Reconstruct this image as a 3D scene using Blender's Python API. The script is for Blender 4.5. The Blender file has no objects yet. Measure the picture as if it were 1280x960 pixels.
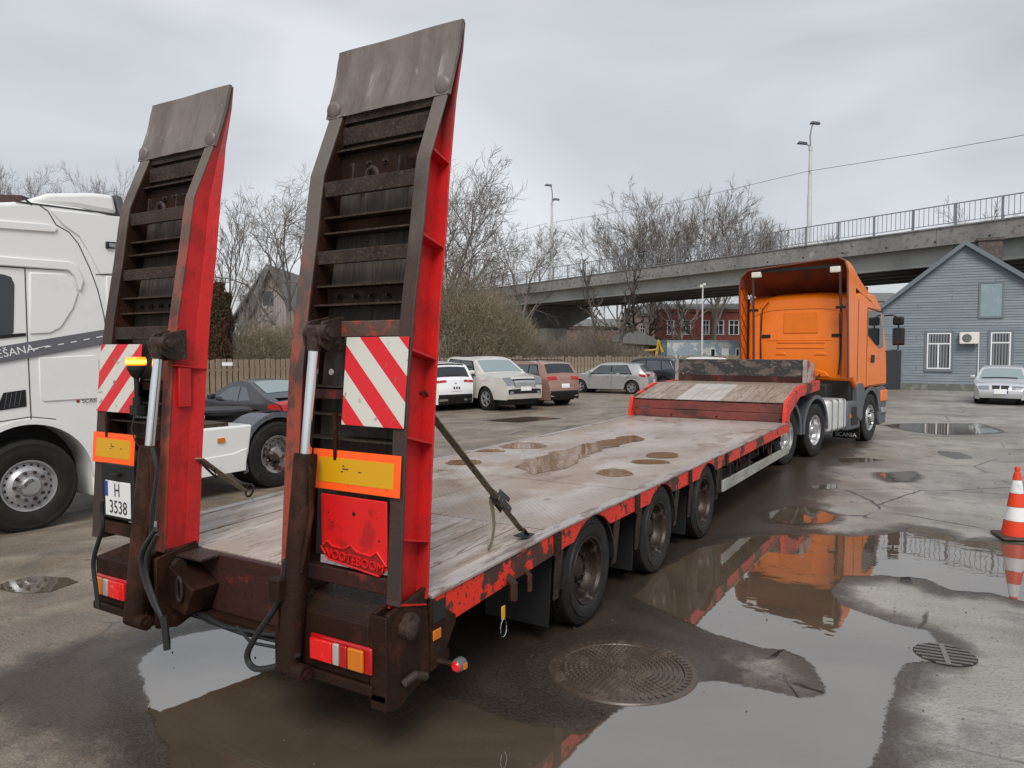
import bpy, bmesh, math, random
import numpy as np
from mathutils import Vector, Matrix
R = math.radians
SC = bpy.context.scene
COL = SC.collection
random.seed(5)

# ------------------------------------------------------------------ camera
CF = 920.0; CH = 2.1; YAW = R(31.1); PIT = math.atan(43/920)
cd = bpy.data.cameras.new('camera'); cam = bpy.data.objects.new('camera', cd); COL.objects.link(cam)
cam.location = (0, 0, CH); cam.rotation_euler = (R(90)-PIT, 0, YAW)
cd.sensor_width = 36; cd.lens = CF/1280*36; cd.clip_start = .05; cd.clip_end = 3000
SC.camera = cam

# ------------------------------------------------------------------ sky and sun (overcast)
SUN_EL, SUN_AZ = R(48), R(150)      # azimuth clockwise from +Y
W = bpy.data.worlds.new('World'); SC.world = W; W.use_nodes = True
nt = W.node_tree; nt.nodes.clear()
out = nt.nodes.new('ShaderNodeOutputWorld'); bg = nt.nodes.new('ShaderNodeBackground')
sky = nt.nodes.new('ShaderNodeTexSky'); sky.sky_type = 'NISHITA'; sky.sun_disc = False
sky.sun_elevation = SUN_EL; sky.sun_rotation = SUN_AZ
tc = nt.nodes.new('ShaderNodeTexCoord'); mp = nt.nodes.new('ShaderNodeMapping')
mp.inputs['Scale'].default_value = (1, 1, 2.6); mp.inputs['Location'].default_value = (.5, .3, .1)
n1 = nt.nodes.new('ShaderNodeTexNoise'); n1.inputs['Scale'].default_value = 1.5; n1.inputs['Detail'].default_value = 4; n1.inputs['Roughness'].default_value = .45
n1.inputs['Distortion'].default_value = .35
cr = nt.nodes.new('ShaderNodeValToRGB')
cr.color_ramp.elements[0].position = .32; cr.color_ramp.elements[0].color = (4.35, 4.6, 4.95, 1)
cr.color_ramp.elements[1].position = .66; cr.color_ramp.elements[1].color = (7.9, 8.15, 8.4, 1)
mx = nt.nodes.new('ShaderNodeMixRGB'); mx.inputs[0].default_value = .1
nt.links.new(tc.outputs['Generated'], mp.inputs[0]); nt.links.new(mp.outputs[0], n1.inputs['Vector'])
nt.links.new(n1.outputs[0], cr.inputs[0]); nt.links.new(cr.outputs[0], mx.inputs[1]); nt.links.new(sky.outputs[0], mx.inputs[2])
nt.links.new(mx.outputs[0], bg.inputs[0]); bg.inputs[1].default_value = .095
nt.links.new(bg.outputs[0], out.inputs[0])
sl = bpy.data.lights.new('sun', 'SUN'); sl.energy = 2.3; sl.angle = R(28); sl.color = (1, .97, .93)
so = bpy.data.objects.new('sun', sl); COL.objects.link(so)
sd = Vector((math.sin(SUN_AZ)*math.cos(SUN_EL), math.cos(SUN_AZ)*math.cos(SUN_EL), math.sin(SUN_EL)))
so.rotation_euler = sd.to_track_quat('Z', 'Y').to_euler()
SC.view_settings.view_transform = 'Standard'; SC.view_settings.look = 'None'
SC.view_settings.exposure = 0.14; SC.view_settings.gamma = 1

# ------------------------------------------------------------------ pixel -> place helpers
_fw = np.array([-math.sin(YAW), math.cos(YAW), 0]); _rt = np.array([math.cos(YAW), math.sin(YAW), 0]); _up = np.array([0, 0, 1.])
_f = _fw*math.cos(PIT)-_up*math.sin(PIT); _u = _fw*math.sin(PIT)+_up*math.cos(PIT); _C = np.array([0, 0, CH])
def ray(x, y): return _f*CF+_rt*(x-640)+_u*(480-y)
def gz(x, y, z=0): r = ray(x, y); return _C+r*(z-CH)/r[2]
def gd(x, y, d): r = ray(x, y); return _C+r*d/(r@_fw)
def gx(x, y, X): r = ray(x, y); return _C+r*X/r[0]
def vdir(lat, dep): v = _rt*lat+_fw*dep; return v/np.linalg.norm(v)

# ------------------------------------------------------------------ materials
MATS = {}
def mk(name, col, rough=.5, metal=0, layers=(), bump=None, spec=.5, emit=None, coat=0, stretch=(1, 1, 1), ior=None, rvar=None):
    m = bpy.data.materials.new(name); m.use_nodes = True; t = m.node_tree; N = t.nodes; L = t.links
    b = N['Principled BSDF']; b.inputs['Base Color'].default_value = (*col, 1)
    b.inputs['Roughness'].default_value = rough; b.inputs['Metallic'].default_value = metal
    b.inputs['Specular IOR Level'].default_value = spec
    if ior: b.inputs['IOR'].default_value = ior
    if coat: b.inputs['Coat Weight'].default_value = coat; b.inputs['Coat Roughness'].default_value = .08
    if emit: b.inputs['Emission Color'].default_value = (*emit[0], 1); b.inputs['Emission Strength'].default_value = emit[1]
    if layers or bump or rvar:
        c = N.new('ShaderNodeTexCoord'); mp = N.new('ShaderNodeMapping'); mp.inputs['Scale'].default_value = stretch
        L.new(c.outputs['Object'], mp.inputs[0])
    prev = None; pr = None; pm = None
    for ly in layers:
        sc, lo, hi, c2 = ly[:4]; r2 = ly[4] if len(ly) > 4 else None; vec = ly[5] if len(ly) > 5 else None
        n = N.new('ShaderNodeTexNoise'); n.inputs['Scale'].default_value = sc; n.inputs['Detail'].default_value = 6; n.inputs['Roughness'].default_value = .62
        if vec:
            m2 = N.new('ShaderNodeMapping'); m2.inputs['Scale'].default_value = vec[:3]; m2.inputs['Location'].default_value = (vec[0]*3.1, sc*.37, 1.7); L.new(c.outputs['Object'], m2.inputs[0]); L.new(m2.outputs[0], n.inputs['Vector'])
        else: L.new(mp.outputs[0], n.inputs['Vector'])
        mr = N.new('ShaderNodeMapRange'); mr.inputs[1].default_value = lo; mr.inputs[2].default_value = hi; L.new(n.outputs[0], mr.inputs[0])
        mx = N.new('ShaderNodeMixRGB'); L.new(mr.outputs[0], mx.inputs[0]); mx.inputs[2].default_value = (*c2, 1)
        if prev: L.new(prev, mx.inputs[1])
        else: mx.inputs[1].default_value = (*col, 1)
        prev = mx.outputs[0]
        if r2 is not None:
            q = N.new('ShaderNodeMix'); L.new(mr.outputs[0], q.inputs[0]); q.inputs[3].default_value = r2
            if pr: L.new(pr, q.inputs[2])
            else: q.inputs[2].default_value = rough
            pr = q.outputs[0]
    if prev: L.new(prev, b.inputs['Base Color'])
    if pr: L.new(pr, b.inputs['Roughness'])
    if bump:
        n = N.new('ShaderNodeTexNoise'); n.inputs['Scale'].default_value = bump[0]; n.inputs['Detail'].default_value = 5
        L.new(mp.outputs[0], n.inputs['Vector'])
        bp = N.new('ShaderNodeBump'); bp.inputs['Strength'].default_value = bump[1]; bp.inputs['Distance'].default_value = bump[2] if len(bump) > 2 else .01
        L.new(n.outputs[0], bp.inputs['Height']); L.new(bp.outputs[0], b.inputs['Normal'])
    MATS[name] = m; return m

DARKBR = (.035, .024, .02); RUST = (.10, .035, .018)
red = mk('red_paint', (.74, .032, .012), .42, layers=[(9, .5, .8, (.60, .026, .012)), (2.6, .53, .55, (.065, .026, .02), .6), (34, .575, .62, (.08, .022, .016), .7), (14, .62, .65, (.07, .022, .016), .6)], bump=(30, .15))
redname = mk('red_plate_paint', (.70, .012, .012), .4, layers=[(5, .60, .66, (.45, .012, .012)), (30, .66, .70, (.12, .02, .015), .7)], bump=(30, .1))
redramp = mk('red_ramp_paint', (.50, .010, .010), .38, layers=[(3, .55, .72, (.22, .012, .012)), (40, .68, .74, (.05, .02, .015), .7)], bump=(18, .1), stretch=(1, 1, .5))
redmuck = mk('red_paint_mucky', (.045, .018, .014), .55, spec=.22, layers=[(5, .56, .64, (.17, .025, .018), .5), (25, .55, .68, (.03, .014, .011)), (2, .55, .7, (.085, .04, .032))], bump=(30, .3))
rusty = mk('rusty_orange_edge', (.42, .055, .02), .6, layers=[(5, .46, .54, (.07, .035, .025), .7), (30, .5, .6, (.05, .026, .02))], bump=(60, .4), stretch=(1, 1, .6))
dsteel = mk('grimy_dark_steel', (.024, .0105, .0065), .58, spec=.15, layers=[(3, .5, .68, (.065, .026, .015), .6), (10, .6, .7, (.06, .018, .010), .5), (45, .55, .75, (.012, .008, .007), .3)], bump=(70, .6, .006))
dsteel2 = mk('grimy_grey_steel', (.048, .031, .023), .55, spec=.18, layers=[(4, .45, .6, (.03, .019, .015)), (50, .5, .7, (.08, .06, .05))], bump=(80, .5, .006))
lip = mk('worn_grey_plate', (.165, .135, .12), .45, layers=[(3, .45, .6, (.115, .09, .08), .55), (25, .62, .72, (.10, .08, .072)), (12, .64, .72, (.25, .22, .20), .35)], bump=(7, .5, .03), stretch=(1.6, 1, .5))
blackm = mk('black_void', (.012, .011, .01), .7)
blackpl = mk('black_plastic', (.014, .014, .0145), .5, spec=.35, bump=(60, .08))
greypl = mk('grey_plastic', (.10, .105, .12), .5, bump=(60, .08))
rubber = mk('tyre_rubber', (.014, .013, .0125), .55, spec=.35, layers=[(6, .5, .75, (.032, .028, .024), .75)], bump=(40, .15))
hose = mk('hose_rubber', (.02, .02, .021), .35)
rimr = mk('rusty_rim', (.035, .024, .018), .4, .4, layers=[(5, .60, .66, (.42, .38, .34), .3), (3, .5, .65, (.018, .012, .010), .6), (30, .56, .66, (.06, .03, .018))], bump=(30, .3))
rims = mk('silver_rim', (.62, .62, .63), .28, .85, layers=[(9, .52, .7, (.32, .31, .3), .45)])
rimg = mk('grey_rim', (.42, .42, .43), .38, .5, layers=[(6, .5, .7, (.28, .27, .26), .5)])
rimd = mk('dirty_silver_rim', (.36, .35, .34), .4, .5, layers=[(5, .48, .56, (.06, .04, .032), .6), (20, .55, .65, (.15, .07, .045), .6)])
chrome = mk('chrome_rod', (.75, .78, .8), .14, 1.0)
alu = mk('aluminium_tank', (.72, .72, .70), .38, .35, layers=[(5, .5, .75, (.5, .49, .46), .5)])
alubar = mk('weathered_aluminium', (.42, .42, .38), .5, .2, layers=[(5, .45, .65, (.27, .27, .235)), (30, .6, .7, (.15, .14, .12))], stretch=(1, .3, 1))
woodd = mk('old_dark_wood', (.055, .045, .038), .7, layers=[(3, .45, .62, (.10, .08, .066)), (30, .5, .7, (.03, .025, .022))], bump=(30, .5), stretch=(4, 1, .3))
woodk = mk('worn_deck_wood', (.34, .27, .225), .45, layers=[(1.2, .45, .60, (.46, .39, .35), .32), (9, .56, .64, (.20, .145, .105), .6), (.8, .56, .64, (.20, .13, .08), .25)], bump=(10, .35, .01), stretch=(3.5, .5, 1))
edges = mk('worn_edge_steel', (.42, .37, .345), .3, .3, layers=[(5, .5, .62, (.22, .16, .14), .5), (25, .6, .7, (.1, .05, .04))], bump=(25, .2), stretch=(2, .5, 1))
white = mk('white_truck_paint', (.80, .80, .78), .28, coat=.5, layers=[(2, .55, .8, (.72, .71, .68))])
seam = mk('panel_gap', (.05, .05, .05), .7)
stripe_g = mk('grey_stripe', (.13, .13, .15), .4)
lettw = mk('white_lettering', (.8, .8, .8), .5)
lettd = mk('dark_lettering', (.04, .04, .06), .5)
orange = mk('orange_truck_paint', (.86, .185, .005), .34, coat=.18, layers=[(2.5, .5, .8, (.76, .155, .005)), (1.4, .60, .75, (.62, .15, .02)), (12, .68, .76, (.55, .14, .02), .5)])
orangei = mk('orange_shroud_inside', (.30, .075, .03), .5, layers=[(2.5, .45, .65, (.16, .055, .035), .6)])  # orange darkened to brown for the shade inside the deflector
glass = mk('dark_window_glass', (.02, .025, .03), .04, spec=.8)
cglass = mk('car_window_glass', (.055, .068, .075), .04, spec=1)  # bluish base colour lifted to carry the sky's reflection
wglass = mk('windscreen_glass', (.22, .28, .29), .05, spec=.9)  # pale bluish base colour stands in for reflected sky
lampred = mk('red_lamp_lens', (.36, .006, .008), .15, coat=.25, emit=((1, .02, .02), .05))
lamplit = mk('lit_red_lamp', (.5, .006, .008), .15, coat=.25, emit=((1, .02, .015), .22), layers=[(22, .56, .70, (.85, .10, .06))])
lampw = mk('clear_lamp_lens', (.42, .38, .36), .15, coat=.6)
lampo = mk('orange_lamp_lens', (.62, .17, .008), .15, coat=.6)
headl = mk('headlamp_glass', (.26, .28, .30), .12, .5, coat=.8)
yell = mk('yellow_reflective', (.66, .34, .005), .38, layers=[(8, .6, .72, (.55, .30, .02))])
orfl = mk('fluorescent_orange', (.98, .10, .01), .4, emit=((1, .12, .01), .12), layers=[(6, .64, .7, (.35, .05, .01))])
strapm = mk('khaki_strap', (.17, .14, .085), .7, layers=[(20, .5, .6, (.08, .065, .04))], bump=(90, .4))
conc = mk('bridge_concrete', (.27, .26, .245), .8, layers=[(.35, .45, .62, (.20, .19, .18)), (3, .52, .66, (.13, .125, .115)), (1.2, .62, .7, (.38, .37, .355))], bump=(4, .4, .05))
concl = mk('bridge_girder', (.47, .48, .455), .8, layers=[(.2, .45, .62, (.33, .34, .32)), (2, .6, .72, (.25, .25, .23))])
concd = mk('bridge_underside', (.17, .17, .165), .9, layers=[(.2, .45, .62, (.11, .11, .105))])  # darker copy of the concrete, with the underside's shade in its colour
railm = mk('painted_railing', (.20, .21, .235), .5)
polem = mk('concrete_pole', (.60, .60, .60), .7, layers=[(1, .5, .7, (.5, .49, .48))])
lampd = mk('dark_lamp_head', (.04, .045, .05), .5)
sid = mk('grey_siding', (.17, .205, .23), .6, layers=[(1.2, .45, .65, (.22, .255, .28)), (6, .58, .7, (.11, .13, .14)), (2, .62, .72, (.26, .29, .30))], stretch=(.25, 1, 3), bump=(12, .3))
trim = mk('grey_trim', (.14, .165, .185), .6)
roofm = mk('dark_roof', (.055, .065, .08), .5, layers=[(2, .5, .7, (.09, .10, .115))])
brickd = mk('dark_brick', (.085, .07, .066), .85, layers=[(5, .5, .65, (.16, .12, .10))])
pvc = mk('white_window_frame', (.80, .81, .82), .35)
acm = mk('ac_unit_beige', (.72, .70, .63), .45)
blind = mk('blind_slats', (.19, .205, .22), .7)
fencew = mk('fence_wood', (.26, .20, .145), .8, layers=[(2, .45, .6, (.36, .285, .21)), (9, .5, .65, (.165, .13, .095))], stretch=(3, 3, .5), bump=(20, .4))
bark = mk('bare_bark', (.18, .155, .138), .9, layers=[(3, .5, .65, (.20, .18, .155))])
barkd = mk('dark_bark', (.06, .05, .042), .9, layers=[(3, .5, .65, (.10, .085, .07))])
bark2 = mk('pale_bark', (.16, .14, .125), .9, layers=[(3, .5, .65, (.11, .10, .09))])
twig = mk('bush_twigs', (.26, .215, .145), .9, layers=[(.8, .45, .6, (.19, .165, .11)), (1.5, .55, .7, (.32, .27, .20))])
brickr = mk('red_brick_wall', (.17, .048, .038), .85, layers=[(1, .5, .65, (.22, .07, .055)), (8, .5, .7, (.17, .05, .042))])
pale = mk('pale_plaster', (.36, .29, .25), .85, layers=[(.5, .5, .65, (.27, .21, .185))])
pale2 = mk('dull_brick_wall', (.20, .13, .11), .9, layers=[(1.5, .45, .6, (.13, .10, .085))])
plank_p = mk('pinkish_boards', (.36, .31, .29), .8, layers=[(1.5, .45, .65, (.25, .21, .195))], stretch=(3, 3, .4))
tilem = mk('old_roof_sheet', (.15, .15, .145), .7, layers=[(1, .5, .65, (.10, .105, .10))], stretch=(4, 4, .5))
blue = mk('container_blue_paint', (.26, .34, .38), .6, layers=[(.9, .5, .53, (.5, .52, .5)), (3, .6, .66, (.35, .2, .14))])
digy = mk('excavator_yellow', (.55, .32, .03), .5, layers=[(3, .5, .6, (.3, .18, .03))])
castir = mk('cast_iron', (.07, .050, .036), .33, .1, layers=[(9, .5, .65, (.11, .082, .060), .5)], bump=(60, .3, .004))
conered = mk('cone_red', (.75, .05, .012), .4, layers=[(9, .6, .7, (.45, .04, .02))])
conewh = mk('cone_white', (.78, .78, .78), .4, layers=[(9, .55, .7, (.5, .49, .48))])
thujag = mk('thuja_leaf', (.05, .052, .02), .9, layers=[(3, .45, .6, (.085, .06, .03))])
thujab = mk('thuja_brown_leaf', (.12, .06, .032), .9, layers=[(1.5, .45, .6, (.06, .05, .022))])
platew = mk('number_plate_white', (.78, .78, .76), .4, layers=[(12, .6, .75, (.5, .47, .42))])
plateb = mk('plate_blue_band', (.02, .06, .35), .4)
def carpaint(name, c, metal=.3): return mk(name, c, .3, metal, coat=.7, layers=[(2, .5, .8, tuple(v*.85 for v in c))])

def stripes(name, sgn, per=.262, off=0):
    m = bpy.data.materials.new(name); m.use_nodes = True; N = m.node_tree.nodes; L = m.node_tree.links; b = N['Principled BSDF']
    c = N.new('ShaderNodeTexCoord'); s = N.new('ShaderNodeSeparateXYZ'); L.new(c.outputs['Object'], s.inputs[0])
    a = N.new('ShaderNodeMath'); a.operation = 'MULTIPLY'; a.inputs[1].default_value = sgn; L.new(s.outputs[2], a.inputs[0])
    d = N.new('ShaderNodeMath'); d.operation = 'ADD'; L.new(s.outputs[0], d.inputs[0]); L.new(a.outputs[0], d.inputs[1])
    e = N.new('ShaderNodeMath'); e.operation = 'MULTIPLY_ADD'; e.inputs[1].default_value = 1/per; e.inputs[2].default_value = 100+off; L.new(d.outputs[0], e.inputs[0])
    f = N.new('ShaderNodeMath'); f.operation = 'FRACT'; L.new(e.outputs[0], f.inputs[0])
    g = N.new('ShaderNodeMath'); g.operation = 'GREATER_THAN'; g.inputs[1].default_value = .5; L.new(f.outputs[0], g.inputs[0])
    mx = N.new('ShaderNodeMixRGB'); mx.inputs[1].default_value = (.62, .60, .54, 1); mx.inputs[2].default_value = (.66, .012, .02, 1); L.new(g.outputs[0], mx.inputs[0])
    n = N.new('ShaderNodeTexNoise'); n.inputs['Scale'].default_value = 14; n.inputs['Detail'].default_value = 6; L.new(c.outputs['Object'], n.inputs['Vector'])
    mr = N.new('ShaderNodeMapRange'); mr.inputs[1].default_value = .64; mr.inputs[2].default_value = .72; L.new(n.outputs[0], mr.inputs[0])
    m2 = N.new('ShaderNodeMixRGB'); L.new(mr.outputs[0], m2.inputs[0]); L.new(mx.outputs[0], m2.inputs[1]); m2.inputs[2].default_value = (.2, .14, .1, 1)
    L.new(m2.outputs[0], b.inputs['Base Color']); b.inputs['Roughness'].default_value = .35
    return m
strR = stripes('warning_stripes_right', 1, off=.35); strL = stripes('warning_stripes_left', -1, off=.1)

def ground_material():
    m = bpy.data.materials.new('wet_asphalt'); m.use_nodes = True; N = m.node_tree.nodes; L = m.node_tree.links; b = N['Principled BSDF']
    c = N.new('ShaderNodeTexCoord'); co = c.outputs['Object']
    def noise(s, d=6, r=.6, dist=0, vec=co):
        n = N.new('ShaderNodeTexNoise'); n.inputs['Scale'].default_value = s; n.inputs['Detail'].default_value = d; n.inputs['Roughness'].default_value = r; n.inputs['Distortion'].default_value = dist
        L.new(vec, n.inputs['Vector']); return n.outputs[0]
    def rng(v, a, b_, c_=0, d_=1):
        q = N.new('ShaderNodeMapRange'); q.inputs[1].default_value = a; q.inputs[2].default_value = b_; q.inputs[3].default_value = c_; q.inputs[4].default_value = d_; L.new(v, q.inputs[0]); return q.outputs[0]
    def mix(f, a, b_):
        q = N.new('ShaderNodeMixRGB'); 
        if hasattr(f, 'node'): L.new(f, q.inputs[0])
        else: q.inputs[0].default_value = f
        for i, v in ((1, a), (2, b_)):
            if hasattr(v, 'node'): L.new(v, q.inputs[i])
            else: q.inputs[i].default_value = (*v, 1)
        return q.outputs[0]
    def math_(op, a, b_):
        q = N.new('ShaderNodeMath'); q.operation = op
        for i, v in ((0, a), (1, b_)):
            if hasattr(v, 'node'): L.new(v, q.inputs[i])
            else: q.inputs[i].default_value = v
        return q.outputs[0]
    sep = N.new('ShaderNodeSeparateXYZ'); L.new(co, sep.inputs[0])
    # muddy brown round the trailer and the truck on the left, clean grey asphalt to the right
    xr = math_('ADD', sep.outputs[0], math_('MULTIPLY', noise(.5, 4), 4.0))
    mud = rng(xr, -1.2, 1.6, 1, 0)
    mp1 = N.new('ShaderNodeMapping'); mp1.inputs['Scale'].default_value = (1, .25, 1); mp1.inputs['Rotation'].default_value = (0, 0, R(20)); L.new(co, mp1.inputs[0])
    mud2 = mix(rng(noise(.9, 6, .6, .4), .4, .62), (.225, .168, .118), (.118, .078, .050))
    mud2 = mix(rng(noise(2.2, 5, .6, .6, mp1.outputs[0]), .48, .66), mud2, (.27, .218, .165))
    grey = mix(rng(noise(.45, 5), .42, .6), (.34, .322, .29), (.235, .218, .19))
    base = mix(mud, grey, mud2)
    patch = rng(noise(1.7, 6, .65, .5), .54, .66)
    base = mix(math_('MULTIPLY', patch, .6), base, (.08, .076, .07))
    fine = noise(38, 5, .8); base = mix(math_('MULTIPLY', rng(fine, .52, .66), .6), base, (.035, .031, .027))
    base = mix(math_('MULTIPLY', rng(noise(140, 2, .6), .56, .64), .6), base, (.34, .32, .29))
    base = mix(math_('MULTIPLY', rng(noise(.35, 4, .6, .8), .50, .60), .45), base, (.07, .056, .043))
    agg = N.new('ShaderNodeTexVoronoi'); agg.inputs['Scale'].default_value = 48; L.new(co, agg.inputs['Vector'])
    base = mix(math_('MULTIPLY', rng(agg.outputs['Distance'], .10, .34, 1, 0), .5), base, (.36, .345, .315))
    spot = rng(noise(9, 3, .5), .70, .74); base = mix(spot, base, (.05, .045, .04))
    # cracks
    wv = N.new('ShaderNodeMixRGB'); wv.inputs[0].default_value = .09; L.new(co, wv.inputs[1])
    nn = N.new('ShaderNodeTexNoise'); nn.inputs['Scale'].default_value = 2.5; nn.inputs['Detail'].default_value = 6; L.new(co, nn.inputs['Vector']); L.new(nn.outputs['Color'], wv.inputs[2])
    vo = N.new('ShaderNodeTexVoronoi'); vo.feature = 'DISTANCE_TO_EDGE'; vo.inputs['Scale'].default_value = .42; L.new(wv.outputs[0], vo.inputs['Vector'])
    crk = math_('MULTIPLY', rng(vo.outputs[0], .002, .007, 1, 0), rng(noise(.6, 2), .46, .54))
    base = mix(crk, base, (.05, .046, .042))
    L.new(base, b.inputs['Base Color'])
    wet = rng(noise(.55, 6, .62, .3), .40, .62)
    wet2 = rng(noise(3.2, 5, .6, .5), .44, .60)
    ws = math_('MULTIPLY', wet, rng(wet2, 0, 1, .45, 1))
    ro = rng(ws, 0, 1, .62, .27)
    L.new(ro, b.inputs['Roughness']); b.inputs['Specular IOR Level'].default_value = .7
    h = math_('ADD', math_('MULTIPLY', fine, .9), math_('MULTIPLY', agg.outputs['Distance'], .9))
    h = math_('SUBTRACT', h, math_('MULTIPLY', crk, 1.5))
    bp = N.new('ShaderNodeBump'); bp.inputs['Distance'].default_value = .008; L.new(h, bp.inputs['Height'])
    L.new(rng(ws, 0, 1, .95, .40), bp.inputs['Strength'])
    n3 = noise(1.1, 3); bp2 = N.new('ShaderNodeBump'); bp2.inputs['Distance'].default_value = .06; bp2.inputs['Strength'].default_value = .35; L.new(n3, bp2.inputs['Height']); L.new(bp2.outputs[0], bp.inputs['Normal'])
    L.new(bp.outputs[0], b.inputs['Normal'])
    return m
asph = ground_material()

def water_material(name, col, rag=True, ior=1.33, spec=.6):
    m = bpy.data.materials.new(name); m.use_nodes = True; N = m.node_tree.nodes; L = m.node_tree.links; b = N['Principled BSDF']
    b.inputs['Roughness'].default_value = .02; b.inputs['IOR'].default_value = ior; b.inputs['Specular IOR Level'].default_value = spec
    c = N.new('ShaderNodeTexCoord')
    n = N.new('ShaderNodeTexNoise'); n.inputs['Scale'].default_value = .9; n.inputs['Detail'].default_value = 4; n.inputs['Distortion'].default_value = 1.6; L.new(c.outputs['Object'], n.inputs['Vector'])
    mr = N.new('ShaderNodeMapRange'); mr.inputs[1].default_value = .4; mr.inputs[2].default_value = .62; L.new(n.outputs[0], mr.inputs[0])
    mx = N.new('ShaderNodeMixRGB'); L.new(mr.outputs[0], mx.inputs[0]); mx.inputs[1].default_value = (*col, 1); mx.inputs[2].default_value = (*[v*1.25 for v in col], 1); L.new(mx.outputs[0], b.inputs['Base Color'])
    n2 = N.new('ShaderNodeTexNoise'); n2.inputs['Scale'].default_value = 5; n2.inputs['Detail'].default_value = 2; L.new(c.outputs['Object'], n2.inputs['Vector'])
    bp = N.new('ShaderNodeBump'); bp.inputs['Strength'].default_value = .08; bp.inputs['Distance'].default_value = .01; L.new(n2.outputs[0], bp.inputs['Height']); L.new(bp.outputs[0], b.inputs['Normal'])
    if rag:   # the water film thins out raggedly at its rim
        at = N.new('ShaderNodeAttribute'); at.attribute_name = 'depth'
        n3 = N.new('ShaderNodeTexNoise'); n3.inputs['Scale'].default_value = 30; n3.inputs['Detail'].default_value = 10; n3.inputs['Roughness'].default_value = .85; L.new(c.outputs['Object'], n3.inputs['Vector'])
        ad = N.new('ShaderNodeMath'); ad.operation = 'ADD'; L.new(at.outputs['Fac'], ad.inputs[0]); L.new(n3.outputs[0], ad.inputs[1])
        gr = N.new('ShaderNodeMapRange'); gr.inputs[1].default_value = .84; gr.inputs[2].default_value = .93; L.new(ad.outputs[0], gr.inputs[0])
        L.new(gr.outputs[0], b.inputs['Alpha'])
    return m
water = water_material('puddle_water', (.085, .064, .045), ior=2.9); deckwater = water_material('deck_puddle_water', (.17, .092, .042), ior=1.2, spec=.25)

def tread_material():
    m = mk('worn_tread_plate', (.37, .30, .26), .40, .05, layers=[(1.1, .45, .60, (.48, .42, .385), .3), (.7, .55, .62, (.34, .25, .19), .3), (2.6, .57, .66, (.24, .155, .105), .3), (8, .6, .7, (.28, .20, .16), .4)], stretch=(1, .5, 1))
    N = m.node_tree.nodes; L = m.node_tree.links; b = N['Principled BSDF']
    c = N.new('ShaderNodeTexCoord'); mp = N.new('ShaderNodeMapping'); mp.inputs['Rotation'].default_value = (0, 0, R(45)); mp.inputs['Scale'].default_value = (24, 24, 1); L.new(c.outputs['Object'], mp.inputs[0])
    ck = N.new('ShaderNodeTexVoronoi'); ck.distance = 'CHEBYCHEV'; ck.inputs['Scale'].default_value = 1; ck.inputs['Randomness'].default_value = 0; L.new(mp.outputs[0], ck.inputs['Vector'])
    mr = N.new('ShaderNodeMapRange'); mr.inputs[1].default_value = .2; mr.inputs[2].default_value = .36; mr.inputs[3].default_value = 1; mr.inputs[4].default_value = 0; L.new(ck.outputs['Distance'], mr.inputs[0])
    n = N.new('ShaderNodeTexNoise'); n.inputs['Scale'].default_value = .9; n.inputs['Detail'].default_value = 4; L.new(c.outputs['Object'], n.inputs['Vector'])
    m2 = N.new('ShaderNodeMapRange'); m2.inputs[1].default_value = .38; m2.inputs[2].default_value = .6; L.new(n.outputs[0], m2.inputs[0])
    mu = N.new('ShaderNodeMath'); mu.operation = 'MULTIPLY'; L.new(mr.outputs[0], mu.inputs[0]); L.new(m2.outputs[0], mu.inputs[1])
    bp = N.new('ShaderNodeBump'); bp.inputs['Distance'].default_value = .012; bp.inputs['Strength'].default_value = 1; L.new(mu.outputs[0], bp.inputs['Height']); L.new(bp.outputs[0], b.inputs['Normal'])
    return m
tread = tread_material()

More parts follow.
